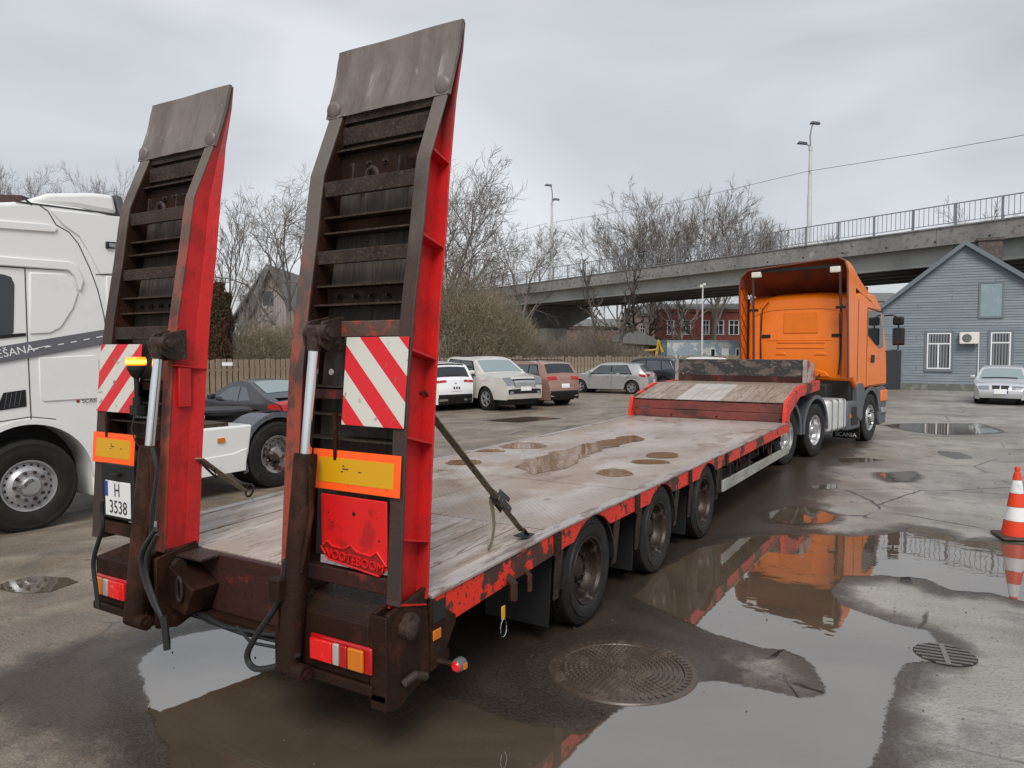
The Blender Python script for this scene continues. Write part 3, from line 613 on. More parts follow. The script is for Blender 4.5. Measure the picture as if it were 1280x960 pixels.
M().prism([(15.09, 1.46), (15.09, 1.88), (15.7, 1.80), (15.85, 1.46)], 'x', -2.46, -2.42).build('bulkhead_wing', mk('peeling_pale_paint', (.42, .36, .34), .5, layers=[(4, .5, .54, (.4, .05, .04)), (9, .58, .62, (.12, .08, .07))]), tr, bevel=.005)

# ---- rear end
rb = M().box(-4.26, -3.08, 3.0, 3.05, .43, .797).build('rear_beam', redmuck, tr, bevel=.006)
m = M()
for k in range(16):
    if k != 8: m.lathe([(-.002, .010), (-.001, 0)], 8, c=(-4.12+k*.062, 2.999, .60-.002*k), ax='y')
m.build('bolt_hole', blackm, rb)['kind'] = 'stuff'
M().box(-4.24, -3.98, 2.86, 3.02, .782, .80).build('hinge_cover', dsteel2, tr, bevel=.004)
M().box(-4.26, -2.4, 2.94, 3.3, .37, .428).build('tail_frame', dsteel, tr, bevel=.006)
for sgn, xh0, xh1, l0, l1 in ((1, -3.02, -2.46, -2.83, -2.435), (-1, -4.85, -4.36, -4.80, -4.46)):
    m = M(); m.hexa([(xh0, 2.70, .44), (xh1, 2.70, .44), (xh1, 3.05, .44), (xh0, 3.05, .44), (xh0, 2.70, .735), (xh1, 2.70, .735), (xh1, 3.05, .79), (xh0, 3.05, .79)])
    m.build('lamp_housing', dsteel, tr, bevel=.008)
    M().box(xh0-.02, xh1+.03, 2.685, 2.72, .385, .437).build('bumper_plate', dsteel, tr, bevel=.006)
    # tail lamp: clear bands between red and orange fields
    h = M().box(l0-.012, l1+.012, 2.676, 2.698, .494, .632).build('tail_lamp', lampred, tr, bevel=.012)
    w = l1-l0; parts = [(0, .40, lamplit), (.405, .52, lampw), (.525, .66, lampred), (.665, .93, lampo)] if sgn == 1 else [(.02, .26, lampo), (.265, .44, lampw), (.445, .97, lamplit)]
    for a, b, mt in parts: M().box(l0+a*w+.006, l0+b*w, 2.655, 2.674, .508, .618).build('lamp_field', mt, h, bevel=.006)
# corner posts, hinges
for x0, x1 in ((-2.455, -2.345), (-4.34, -4.22), (-3.16, -3.04)):
    M().prism([(2.72, .36), (2.72, .80), (3.02, .86), (3.06, .40), (2.86, .33)], 'x', x0, x0+.03).build('hinge_plate', dsteel, tr, bevel=.006)
    M().prism([(2.72, .36), (2.72, .80), (3.02, .86), (3.06, .40), (2.86, .33)], 'x', x1-.03, x1).build('hinge_plate', dsteel, tr, bevel=.006)
    M().tube([(x0-.03, 2.86, .73), (x1+.045, 2.86, .73)], .045, 16).build('hinge_pin', dsteel2, tr, smooth=40, bevel=0)
M().box(-2.455, -2.345, 2.70, 2.722, .36, .79).build('corner_post', dsteel, tr, bevel=.005)
M().prism([(2.70, .32), (2.70, .40), (3.03, .44), (3.03, .40), (2.80, .30)], 'x', -2.45, -2.35).build('corner_foot', dsteel, tr, bevel=.005)
M().tube([(-2.34, 2.82, .42), (-2.30, 2.87, .46), (-2.30, 2.95, .42)], .022, 10).build('lock_handle', dsteel2, tr, smooth=40)
M().lathe([(-.03, .05), (.02, .05), (.03, .035), (.035, 0)], 18, c=(-2.315, 2.84, .70)).build('guide_roller', dsteel2, tr, smooth=35)
sp = M().prism([(3.045, .79), (3.045, .40), (3.13, .41), (3.27, .60), (3.27, .64)], 'x', -2.37, -2.334).build('side_plate', dsteel, tr, bevel=.004)
M().box(-2.3335, -2.329, 3.06, 3.17, .655, .765).build('rail_pocket', blackm, tr)
M().box(-2.3335, -2.326, 3.055, 3.125, .56, .615).build('side_reflector', lampo, tr, bevel=.004)
M().lathe([(.001, .018), (.002, 0)], 12, c=(-2.333, 3.10, .505)).build('plate_hole', blackm, sp)
o = M().tube([(-2.34, 3.10, .44), (-2.25, 3.14, .425)], .014, 8).build('marker_arm', dsteel, tr)
M().lathe([(-.035, .0), (-.035, .026), (-.02, .036), (.02, .036), (.03, .03), (.034, 0)], 20, c=(-2.22, 3.14, .43), ax='y').build('marker_lamp', [greypl], o, smooth=35)
M().lathe([(-.046, 0), (-.044, .02), (-.036, .028)], 16, c=(-2.22, 3.14, .43), ax='y').build('marker_lens', lamplit, o, smooth=35)
M().box(-2.186, -2.178, 3.125, 3.155, .415, .445).build('side_lens', lampo, o)
# bracket with recovery eye on the left of the beam
M().prism([(-4.22, .74), (-4.22, .48), (-4.06, .45), (-3.98, .62)], 'y', 2.80, 2.99).build('tow_bracket', dsteel, tr, bevel=.006)
M().tube([(-4.08+.05*math.cos(t)*.5, 2.78, .62+.075*math.sin(t)) for t in np.linspace(0, 6.28, 16)], .010, 7).build('tow_eye', dsteel2, tr, smooth=40)
for i, (pts, r) in enumerate([([(-4.1, 2.92, .43), (-3.8, 2.9, .40), (-3.5, 2.92, .41), (-3.3, 2.9, .45)], .014), ([(-4.2, 2.96, .40), (-3.7, 2.95, .36), (-3.3, 2.93, .39), (-3.05, 2.93, .36)], .012), ([(-3.7, 2.9, .42), (-3.55, 2.88, .36), (-3.3, 2.9, .37)], .010), ([(-4.3, 2.9, .46), (-4.0, 2.93, .38), (-3.6, 2.9, .385)], .012)]):
    M().tube(pts, r, 7).build('air_line', hose, tr, smooth=40)
# big rubber hoses
def hosepx(pl, Y, r, name='hydraulic_hose'):
    P = [Vector(atY(x, y, Y)) for x, y in pl]; Q = []
    for i in range(len(P)-1):          # Catmull-Rom
        p0 = P[max(i-1, 0)]; p1 = P[i]; p2 = P[i+1]; p3 = P[min(i+2, len(P)-1)]
        for k in range(6):
            t = k/6; Q.append(.5*((2*p1)+(p2-p0)*t+(2*p0-5*p1+4*p2-p3)*t*t+(-p0+3*p1-3*p2+p3)*t**3))
    Q.append(P[-1]); M().tube(Q, r, 8).build(name, hose, tr, smooth=40)
hosepx([(195, 662), (178, 690), (178, 715), (190, 750), (203, 775), (208, 808)], 2.56, .016)
hosepx([(197, 668), (184, 695), (184, 722), (195, 755), (205, 780), (211, 805)], 2.55, .013)
hosepx([(205, 770), (209, 812)], 2.54, .020)
hosepx([(128, 625), (127, 640), (128, 660), (117, 700), (120, 735), (123, 760)], 2.58, .014)
hosepx([(357, 700), (350, 748), (320, 795), (309, 820), (320, 836), (352, 831), (372, 818)], 2.62, .017)
hosepx([(190, 560), (196, 590), (190, 640), (188, 670)], 2.60, .012)

# ---- raised ramps
ZS = [.4, .80, .85, 1.45, 1.97, 2.33, 2.72, 2.95, 3.09, 3.44, 3.72, 3.89]; YS = [2.72, 2.80, 2.81, 2.85, 2.89, 2.94, 3.01, 3.045, 3.07, 3.22, 3.32, 3.36]
DZ = [.8, 1.6, 2.0, 2.42, 2.72, 3.09, 3.32, 3.44, 3.55, 3.72, 3.89]; DD = [.215, .21, .215, .195, .185, .165, .10, .068, .052, .032, .016]
Yp = lambda z: float(np.interp(z, ZS, YS)); Dp = lambda z: float(np.interp(z, DZ, DD))
def zgrade(name, lowc, hic, dark, z0, z1):
    m = mk(name, lowc, .55, layers=[(6, .46, .56, dark, .65)], bump=(60, .45, .006), stretch=(1, 1, .6))
    N = m.node_tree.nodes; L = m.node_tree.links; b = N['Principled BSDF']; src = b.inputs['Base Color'].links[0].from_socket
    c = N.new('ShaderNodeTexCoord'); s = N.new('ShaderNodeSeparateXYZ'); L.new(c.outputs['Object'], s.inputs[0])
    n = N.new('ShaderNodeTexNoise'); n.inputs['Scale'].default_value = 4; n.inputs['Detail'].default_value = 6; L.new(c.outputs['Object'], n.inputs['Vector'])
    a = N.new('ShaderNodeMath'); a.operation = 'MULTIPLY_ADD'; a.inputs[1].default_value = 1.4; L.new(n.outputs[0], a.inputs[0]); L.new(s.outputs[2], a.inputs[2])
    r = N.new('ShaderNodeMapRange'); r.inputs[1].default_value = z0+.7; r.inputs[2].default_value = z1+.7; L.new(a.outputs[0], r.inputs[0])
    mx = N.new('ShaderNodeMixRGB'); L.new(r.outputs[0], mx.inputs[0]); L.new(src, mx.inputs[1]); mx.inputs[2].default_value = (*hic, 1); L.new(mx.outputs[0], b.inputs['Base Color'])
    return m
flA = zgrade('flange_rust_fading_up', (.30, .052, .026), (.12, .10, .085), (.065, .036, .028), 1.9, 2.9)
flB = zgrade('flange_grime', (.050, .024, .017), (.13, .105, .09), (.04, .026, .022), 2.6, 3.3)
flC = zgrade('flange_rust_left', (.30, .05, .022), (.13, .10, .085), (.09, .036, .026), 2.5, 3.1)
rustbar = mk('rusty_bar', (.10, .055, .042), .55, layers=[(7, .54, .62, (.34, .05, .025))], bump=(50, .4))
redup = zgrade('ramp_red_fading_up', (.56, .010, .010), (.13, .035, .032), (.42, .009, .009), 3.15, 3.8)
def strip(m, x0, x1, z0, z1, off0, off1, n=None):
    zz = sorted(set([z0, z1]+[z for z in ZS if z0 < z < z1]+[3.46] if z0 < 3.46 < z1 else [z0, z1]+[z for z in ZS if z0 < z < z1]))
    o0 = off0 if callable(off0) else (lambda z: off0); o1 = off1 if callable(off1) else (lambda z: off1)
    for a, b in zip(zz, zz[1:]):
        m.hexa([(x0, Yp(a)+o0(a), a), (x1, Yp(a)+o0(a), a), (x1, Yp(a)+o1(a), a), (x0, Yp(a)+o1(a), a), (x0, Yp(b)+o0(b), b), (x1, Yp(b)+o0(b), b), (x1, Yp(b)+o1(b), b), (x0, Yp(b)+o1(b), b)])
    return m
def ramp(X0, X1, right):
    rp = strip(M(), X0, X0+.016, .82, 3.50, .0, Dp).build('loading_ramp', flB, tr, smooth=25)
    if right: rp['label'] = 'right ramp, nearer the camera, with open red side channel'
    else: rp['label'] = 'left ramp with smooth closed red side'
    def P(m, name, mt, **k): return m.build(name, mt, rp, **k)
    P(strip(M(), X0, X0+.105, .82, 3.49, -.016, -.002), 'beam_flange', flA if right else flB, smooth=25, bevel=.004)
    P(strip(M(), X0+.10, X0+.112, .82, 3.46, -.002, lambda z: min(.175, Dp(z)-.005)), 'beam_web', dsteel, smooth=25)
    # right-hand beam
    P(strip(M(), X1-.088, X1, .82, 3.49, -.016, -.002), 'beam_flange', flB if right else flC, smooth=25, bevel=.004)
    if right:
        P(strip(M(), X1-.085, X1-.070, .80, 3.52, 0, lambda z: Dp(z)-.01), 'beam_web', redup, smooth=25)
        P(strip(M(), X1-.085, X1+.005, .80, 3.88, lambda z: Dp(z)-.012, Dp), 'front_flange', redup, smooth=25, bevel=.003)
        for z in (3.13, 2.68, 2.09, 1.65, 1.14, .815):
            m = M(); y = Yp(z); d = Dp(z)-.014
            m.hexa([(X1-.07, y, z-.006), (X1-.006, y, z-.006+.012), (X1+.002, y+d, z-.045), (X1-.07, y+d, z-.045), (X1-.07, y, z+.002), (X1-.006, y, z+.02), (X1+.002, y+d, z-.037), (X1-.07, y+d, z-.037)])
            P(m, 'gusset', redramp)
        P(M().lathe([(.001, .016), (.002, 0)], 14, c=(X1-.069, Yp(2.0)+.07, 2.0)), 'hole', blackm)
    else:
        m = M(); strip(m, X1-.014, X1, .84, 3.86, -.002, lambda z: .70*Dp(z)+.004); P(m, 'beam_side', redup, smooth=20)
        m = M()
        zz = [.84, 1.45, 1.97, 2.33, 2.72, 3.09, 3.32, 3.46, 3.72, 3.88]
        for a, b in zip(zz, zz[1:]):
            m.add([(X1+.001, Yp(a)+.60*Dp(a), a), (X1+.03*min(1, Dp(a)/.1), Yp(a)+Dp(a), a), (X1+.03*min(1, Dp(b)/.1), Yp(b)+Dp(b), b), (X1+.001, Yp(b)+.60*Dp(b), b), (X1-.05, Yp(a)+Dp(a), a), (X1-.05, Yp(b)+Dp(b), b)], [(0, 1, 2, 3), (1, 4, 5, 2)])
        P(m, 'side_fold', redup, smooth=20)
        z = 2.0
        P(M().hexa([(X1-.005, Yp(z)-.02, z-.004), (X1+.035, Yp(z)-.01, z-.004), (X1+.035, Yp(z)+.21, z-.03), (X1-.005, Yp(z)+.20, z-.03), (X1-.005, Yp(z)-.02, z+.004), (X1+.035, Yp(z)-.01, z+.004), (X1+.035, Yp(z)+.21, z-.022), (X1-.005, Yp(z)+.20, z-.022)]), 'side_ledge', redramp)
        P(M().box(X1, X1+.028, Yp(z)+.01, Yp(z)+.10, z-.27, z-.01), 'side_block', redramp, bevel=.008)
        P(M().lathe([(.001, .020), (.002, 0)], 14, c=(X1+.001, Yp(2.06)+.06, 2.06)), 'hole', blackm)
        P(M().box(X1-.10, X1+.02, Yp(.85)-.01, Yp(.85)+.2, .80, .84), 'foot_block', dsteel, bevel=.01)
    a, b = X0+.112, X1-.088
    # vertical planks closing the far face
    px = np.linspace(a-.012, b+.012, 5)
    for i in range(4):
        P(strip(M(), px[i]+.0015, px[i+1]-.0015, .95, 3.46, lambda z: .135 if z < 3.05 else .135-(z-3.05)*.23, lambda z: .16 if z < 3.05 else .155-(z-3.05)*.23), 'plank', woodd, smooth=20)
    def bar(z, h, o0, o1, mt, nm='cross_bar', **k):
        m = M(); y = Yp(z); m.box(a-.02 if o0 < .01 else a, b, y+o0, y+o1, z-h/2, z+h/2); return P(m, nm, mt, **k)
    bar(3.0, .085, .002, .03, dsteel2, bevel=.004); bar(2.61, .075, .004, .03, dsteel2, bevel=.004)
    bar(2.21, .085, .003, .03, rustbar if right else dsteel2, bevel=.004)
    for z in (3.235, 2.84, 2.75, 2.45, 2.345, 1.9, 1.75, 1.62): bar(z, .010, .02, .13, dsteel2, 'ledge')
    bar(2.795, .075, .115, .125, dsteel, 'rib_plate'); bar(2.395, .095, .115, .125, dsteel2, 'rib_plate')
    bar(3.33, .10, .03, .05, dsteel2, 'rib_plate', bevel=.004); bar(3.14, .14, .10, .115, dsteel, 'rib_plate')
    m = M()
    for k in range(4): m.lathe([(.0, .008), (-.001, 0)][::-1], 8, c=(a+.08+(b-a-.12)*k/3, Yp(3.33)+.0345, 3.335), ax='y')
    P(m, 'bolt_hole', blackm)['kind'] = 'stuff'
    m = M()
    for z, o in ((2.395, .115), (3.15, .10)):
        for k in range(5): m.lathe([(-.03, 0), (-.03, .009), (-.008, .009), (-.008, .017), (0, .017)], 8, c=(a+.10+(b-a-.18)*k/4, Yp(z)+o, z), ax='y')
    P(m, 'bolts', dsteel2)['kind'] = 'stuff'
    for f in (.30, .80):
        m = M(); m.hexa([(a+(b-a)*f, Yp(3.0)+.01, 3.04), (a+(b-a)*f+.01, Yp(3.0)+.01, 3.04), (a+(b-a)*f+.01, Yp(3.0)+.12, 3.04), (a+(b-a)*f, Yp(3.0)+.12, 3.04), (a+(b-a)*f, Yp(3.0)+.02, 3.13), (a+(b-a)*f+.01, Yp(3.0)+.02, 3.13), (a+(b-a)*f+.01, Yp(3.0)+.14, 3.14), (a+(b-a)*f, Yp(3.0)+.14, 3.14)])
        P(m, 'gusset', dsteel2)
    P(M().tube([(a+(b-a)*.5+.04*math.cos(t), Yp(3.)+.03, 3.04+.05*math.sin(t)) for t in np.linspace(0, math.pi, 9)], .014, 7), 'lifting_eye', dsteel2, smooth=40)
    bar(1.47, .05, .10, .12, dsteel, 'ledge')
    bar(.90, .085, -.004, .05, redmuck if right else dsteel, bevel=.006)
    bar(1.86, .05, .01, .04, redmuck if right else dsteel)
    bar(3.445, .07, .0, .02, dsteel2, 'lip_bar')
    # lip plate with ridges, bent forward
    m = M(); nx, nz = 40, 14; x0, x1 = X0-.035, X1+.01
    V = []
    for j in range(nz+1):
        z = 3.45+(3.885-3.45)*j/nz; q = j/nz
        for i in range(nx+1):
            u = i/nx; xx = x0+(x1-x0)*u+(.02*(1-q) if u == 0 else 0)
            rdg = max(0, math.cos(u*math.pi*2*5.5+.5))**2*.017*max(0, min(1, (1-q)*2.2))*min(1, .3+q*4)*(1 if q < .86 else 0)
            bend = .004*math.sin(min(1, q/.8)*math.pi)
            V.append((xx, Yp(z)-.022-rdg+bend+.004*math.sin(u*9+q*4), z))
    n = len(V); V += [(p[0], p[1]+.022, p[2]) for p in V]; F = []
    for j in range(nz):
        for i in range(nx):
            k = j*(nx+1)+i; F += [(k, k+1, k+nx+2, k+nx+1), (n+k, n+k+nx+1, n+k+nx+2, n+k+1)]
    for j in range(nz):
        k = j*(nx+1); F += [(k, k+nx+1, n+k+nx+1, n+k), (k+nx, n+k+nx, n+k+2*nx+1, k+2*nx+1)]
    for i in range(nx): F += [(i, n+i, n+i+1, i+1), (nz*(nx+1)+i, nz*(nx+1)+i+1, n+nz*(nx+1)+i+1, n+nz*(nx+1)+i)]
    m.add(V, F); P(m, 'lip_plate', lip, smooth=40)
    for x in (X0+.03, X1-.035):
        P(M().lathe([(-.012, 0), (-.012, .035), (-.004, .05), (0, .052)], 16, c=(x, Yp(3.50)-.028, 3.50), ax='y'), 'weld_patch', lip, smooth=40)
    return rp, P
rpR, PR = ramp(-3.19, -2.335, True)
rpL, PL = ramp(-5.055, -4.245, False)
def qp(x0, x1, z0, z1, y, t=.006): return M().hexa([(x0, y+(Yp(z0)-Yp((z0+z1)/2)), z0), (x1, y+(Yp(z0)-Yp((z0+z1)/2)), z0), (x1, y+t+(Yp(z0)-Yp((z0+z1)/2)), z0), (x0, y+t+(Yp(z0)-Yp((z0+z1)/2)), z0), (x0, y+(Yp(z1)-Yp((z0+z1)/2)), z1), (x1, y+(Yp(z1)-Yp((z0+z1)/2)), z1), (x1, y+t+(Yp(z1)-Yp((z0+z1)/2)), z1), (x0, y+t+(Yp(z1)-Yp((z0+z1)/2)), z1)])
PR(qp(-2.765, -2.345, 1.705, 2.165, Yp(1.93)-.028), 'warning_board', strR, bevel=.002)
PL(qp(-5.045, -4.575, 1.68, 2.135, Yp(1.9)-.028), 'warning_board', strL, bevel=.002)
for PP, x0, x1, z0, z1 in ((PR, -2.955, -2.35, 1.36, 1.57), (PL, -5.065, -4.585, 1.335, 1.54)):
    PP(qp(x0, x1, z0, z1, Yp(1.45)-.030), 'reflector_board', orfl, bevel=.002)
    PP(qp(x0+.045, x1-.04, z0+.04, z1-.04, Yp(1.45)-.0325, .003), 'reflector_centre', yell)
    m = M()
    for k, (dx, w, dz) in enumerate(((.22, .012, .13), (.22, .04, .115), (.21, .015, .10), (.20, .06, .055), (.33, .02, .105))): m.box(x0+dx, x0+dx+w, Yp(1.45)-.0345, Yp(1.45)-.033, z0+dz, z0+dz+(.012 if k == 3 else .005))
    PP(m, 'approval_marks', lettd)['kind'] = 'stuff'
    for dx in (.15, ): PP(M().box(x0+dx, x0+dx+.022, Yp(1.6)-.04, Yp(1.6)-.022, z0+.06 if PP is PR else z1-.03, z1+(.20 if PP is PR else .12)), 'mounting_strap', dsteel)
# red name plate with raised border and letters
yn = Yp(1.15)-.022
m = M(); xa, xb = -2.885, -2.43
pl = [(xa, 1.335), (xa, 1.035), (xa+.05, .985), (xb-.05, .945), (xb, .99), (xb, 1.335)]
m.prism([(p[0], p[1]) for p in pl], 'y', yn, yn+.012); PR(m, 'name_plate', redname, bevel=.004)
crown = [(xa, 1.045), (xa+.045, 1.085), (xa+.085, 1.062), (xa+.17, 1.058), (xa+.215, 1.085), (xa+.255, 1.055), (xb-.105, 1.045), (xb-.06, 1.072), (xb, 1.01), (xb-.05, .950), (xa+.05, .990), (xa, 1.05)]
PR(M().tube([(p[0], yn-.002, p[1]) for p in crown], .006, 6), 'raised_border', redname, smooth=40)
PR(M().prism([(p[0], p[1]) for p in crown[:-1]], 'y', yn-.002, yn-.0005), 'letter_shade_band', mk('shade_red_band', (.26, .008, .008), .5))  # darker red paints the shadow round the raised letters
t = text('raised_letters', 'NOOTEBOOM', .068, redname, rpR, (-2.855-T[0], yn-.006-T[1], 1.004), (R(90), R(4.5), 0), .005, sx=.93)
m = M()
for x, z, r in ((-2.65, 1.25, .012), (-2.83, 1.24, .006), (-2.80, 1.19, .006), (-2.48, 1.13, .006)): m.lathe([(-.0015, r), (-.002, 0)][::-1], 12, c=(x, yn, z), ax='y')
PR(m, 'bolt_hole', blackm)['kind'] = 'stuff'
# number plate
yn2 = Yp(1.14)-.035
PL(M().box(-4.94, -4.57, yn2+.008, yn2+.05, .97, 1.34), 'plate_bracket', blackpl, bevel=.006)
PL(M().box(-4.885, -4.60, yn2, yn2+.007, .99, 1.225), 'number_plate', platew, bevel=.003)
PL(M().box(-4.882, -4.85, yn2-.002, yn2-.0005, 1.12, 1.222), 'country_band', plateb)
text('plate_letter', 'H', .125, lettd, rpL, (-4.745-T[0], yn2-.002-T[1], 1.125), (R(90), 0, 0), .0008, 'CENTER', sx=.75)
text('plate_digits', '3538', .125, lettd, rpL, (-4.735-T[0], yn2-.002-T[1], 1.012), (R(90), 0, 0), .0008, 'CENTER', sx=.82)
PL(M().box(-4.78, -4.70, yn2-.03, yn2+.01, 1.265, 1.285), 'plate_lamp', blackpl, bevel=.004)
# perforated step seen under the left warning board
m = M()
for j in range(2):
    for k in range(8): m.box(-4.80+k*.035, -4.775+k*.035, Yp(1.62)+.09, Yp(1.62)+.10, 1.635-j*.035, 1.652-j*.035)
PL(m, 'grip_strip', alubar)['kind'] = 'stuff'
# hydraulic cylinders
for XX, nm in ((-2.90, 1), (-4.26, 0)):
    ztop = 2.19 if nm else 2.14
    A = Vector((XX, 2.80, ztop)); B_ = Vector((XX-.04, 2.62, .44)); d = (B_-A).normalized(); mid = A+d*.64
    cy = M().tube([mid, mid+d*.02, B_], [.058, .062, .062], 20).build('hydraulic_cylinder', dsteel, tr, smooth=35)
    M().tube([A+d*.07, mid], .030, 16).build('piston_rod', chrome, cy, smooth=35)
    M().tube([A-d*.02, A+d*.10], [.05, .036], 14).build('rod_end', dsteel2, cy, smooth=35)
    M().tube([B_+Vector((-.05, 0, 0)), B_+Vector((.13, 0, 0))], .045, 16).tube([B_+Vector((.12, 0, 0)), B_+Vector((.15, 0, 0))], .025, 6).build('lower_pin', dsteel, cy, smooth=35)
    M().tube([A+Vector((-.05, 0, 0)), A+Vector((.10, 0, 0))], .042, 14).tube([A+Vector((.10, 0, 0)), A+Vector((.118, 0, 0))], .026, 6).build('upper_pin', dsteel2, cy, smooth=35)
    for dx in (-.055, .055):
        M().prism([(2.775, ztop-.07), (2.76, ztop+.0), (2.80, ztop+.06), (2.95, ztop+.09), (2.95, ztop-.10), (2.86, ztop-.11)], 'x', XX+dx-.009, XX+dx+.009).build('clevis', dsteel2, cy, bevel=.004)
    M().tube([mid+Vector((.05, -.03, -.06)), mid+Vector((.075, -.04, -.08)), mid+Vector((.08, -.04, -.3)), mid+Vector((.05, -.09, -.6))], .012, 7).build('feed_pipe', dsteel, cy, smooth=40)
M().box(-3.02, -2.94, 2.56, 2.64, .80, .92).build('hose_block', dsteel, tr, bevel=.008)
M().lathe([(-.004, 0), (-.003, .016), (0, .018)], 14, c=(-2.86, 2.87, 1.98), ax='y').build('small_reflector', edges, tr)
# amber beacon on its stalk
bx, by, bz = -4.41, 2.74, 2.0
bc = M().lathe([(0, .0), (0, .052), (.012, .055), (.03, .052), (.03, 0)], 24, c=(bx, by, bz-.03), ax='z').build('warning_beacon', blackpl, tr, smooth=35)
M().lathe([(0, .055), (.005, .058), (.040, .058), (.05, .052), (.052, 0)], 28, c=(bx, by, bz+.002), ax='z').build('beacon_lens', mk('lit_amber_beacon', (.95, .22, .01), .2, emit=((1, .20, .01), 2.0)), bc, smooth=35)
M().lathe([(.012, .0592), (.034, .0592)], 28, c=(bx, by, bz+.002), ax='z').build('beacon_light', mk('beacon_glow', (1, .55, .08), .2, emit=((1, .42, .05), 3.0)), bc, smooth=35)
M().lathe([(-.05, .018), (-.03, .035), (0, .05)], 20, c=(bx, by, bz-.03), ax='z').lathe([(-.26, .014), (-.05, .016)], 14, c=(bx, by, bz-.03), ax='z').lathe([(-.22, .026), (-.17, .026), (-.165, 0)], 14, c=(bx, by, bz-.03), ax='z').box(bx-.05, bx+.03, by-.02, by+.03, bz-.31, bz-.25).build('beacon_stalk', blackpl, bc, smooth=35)
M().tube([(bx-.01, by-.01, bz-.3), (bx-.02, by-.03, bz-.4), (bx, by-.02, bz-.47), (bx+.02, by, bz-.52)], .005, 6).build('beacon_cable', hose, bc)
# rusty water lying on the deck
def dpts(l): return [gz(x, y, .873) for x, y in l]
for c_, a_, b_, n_ in ((768, 590, 15, 4), (813, 577, 17, 2.2), (828, 569, 15, 3.4), (653, 557, 24, 3.8), (580, 577, 17, 2.6), (612, 563, 14, 1.2)):
    pts = [(c_+b_*math.cos(t)*(1+.12*math.sin(3*t)), a_+n_*math.sin(t)*(1+.1*math.cos(2*t))) for t in np.linspace(0, 2*math.pi, 14)[:-1]]
    P_ = dpts(pts); o = puddle(P_, 'deck_puddle', deckwater, rim=.10, jit=.02, zf=lambda x, y: zd(y)+.005, parent=tr); o.location = (-T[0], -T[1], 0)
P_ = dpts([(655, 583), (690, 568), (735, 556), (790, 546), (800, 549), (752, 560), (730, 568), (700, 582), (670, 590)])
o = puddle(P_, 'deck_puddle', deckwater, rim=.14, jit=.05, zf=lambda x, y: zd(y)+.005, parent=tr); o.location = (-T[0], -T[1], 0)

# ================================================================== LASHING STRAPS
def flat(m, a, b, w, t): return m.bar(a, b, w, t, (1, 0, 0))
A = Vector((-2.40, 3.10, 1.84)); B_ = Vector((-2.45, 4.24, .875))
A = Vector(atY(522, 497, 3.07)); B_ = Vector(gz(656, 668, .865))
st = thing('ratchet_strap', 'dirty khaki ratchet strap running from the right ramp down to the deck edge', 'strap', tuple(B_), 0, 'lashing straps holding the ramps')
o3 = tuple(B_); Rt = Vector(atY(612, 598, 3.07+(B_.y-3.07)*.68))
d = (B_-A); rat = A+d*.69
m = MB(off=o3); m.bar(A, rat, .055, .006, (0, 0, 1)); m.build('webbing', strapm, st)
m = MB(off=o3); m.bar(A+d*.10+Vector((0, -.006, .008)), A+d*.38+Vector((0, -.006, .008)), .05, .008, (0, 0, 1)); m.build('loose_fold', strapm, st)
m = MB(off=o3); m.bar(rat+d*.05, B_-d*.03, .05, .006, (0, 0, 1)); m.build('webbing_end', strapm, st)
dn = d.normalized(); sd_ = dn.cross(Vector((0, 0, 1))).normalized(); upn = sd_.cross(dn).normalized()
m = MB(off=o3)
for s in (-1, 1): m.bar(rat-dn*.03+sd_*.033*s, rat+dn*.15+sd_*.033*s, .045, .006, sd_)
m.tube([rat+dn*.03-sd_*.04, rat+dn*.03+sd_*.04], .022, 12); m.tube([rat+dn*.12-sd_*.04, rat+dn*.12+sd_*.04], .012, 8)
for s in (-1, 1): m.bar(rat+sd_*.028*s+upn*.03-dn*.05, rat+sd_*.028*s+upn*.05+dn*.1, .03, .005, sd_)
m.build('ratchet', mk('ratchet_steel', (.12, .12, .12), .35, .8), st, bevel=.002)
tl_ = rat-dn*.02-upn*.02-sd_*.03
m = MB(off=o3); pts = [tl_, tl_+Vector((0, .03, -.08)), tl_+Vector((-.01, .06, -.18)), tl_+Vector((-.02, .05, -.28)), tl_+Vector((-.03, .02, -.33))]
for a, b in zip(pts, pts[1:]): m.bar(a, b, .045, .005, (1, .2, 0))
m.build('webbing_tail', mk('pale_strap_tail', (.25, .20, .13), .8), st)
m = MB(off=o3); m.tube([B_-d*.05, B_-d*.02+upn*.02, B_+upn*.015, B_+Vector((0, .02, -.02))], .010, 8); m.tube([B_-d*.05+sd_*.03, B_-d*.0+sd_*.03, B_+Vector((0, 0, -.01))], .008, 8); m.build('hook', dsteel, st, smooth=40)
m = MB(off=o3); m.box(B_.x-.05, B_.x+.05, B_.y-.07, B_.y+.05, .8615, .8665); m.build('anchor_pocket', blackm, st)
m = MB(off=o3); m.tube([A+Vector((.0, .02, .06)), A+Vector((.03, -.02, .02)), A+Vector((.05, -.01, .035)), A+Vector((.06, .03, 0))], .009, 7).tube([A+Vector((0, -.02, .12)), A+Vector((-.01, -.03, .04)), A+Vector((.0, -.01, -.02))], .008, 7); m.build('top_hook', dsteel, st, smooth=40)
A = Vector(gx(250, 577, -4.22)); A = Vector((-4.21, 3.1, 1.33)); A = Vector(atY(249, 573, 3.02)); B_ = Vector(gz(312, 618, .86))
st = thing('ratchet_strap', 'short khaki strap from the left ramp foot to a deck ring', 'strap', tuple(B_), 0, 'lashing straps holding the ramps')
o3 = tuple(B_); d = B_-A
MB(off=o3).bar(A, A+d*.86, .05, .007, (0, 0, 1)).build('webbing', mk('tan_strap', (.27, .21, .13), .8, bump=(90, .3)), st)
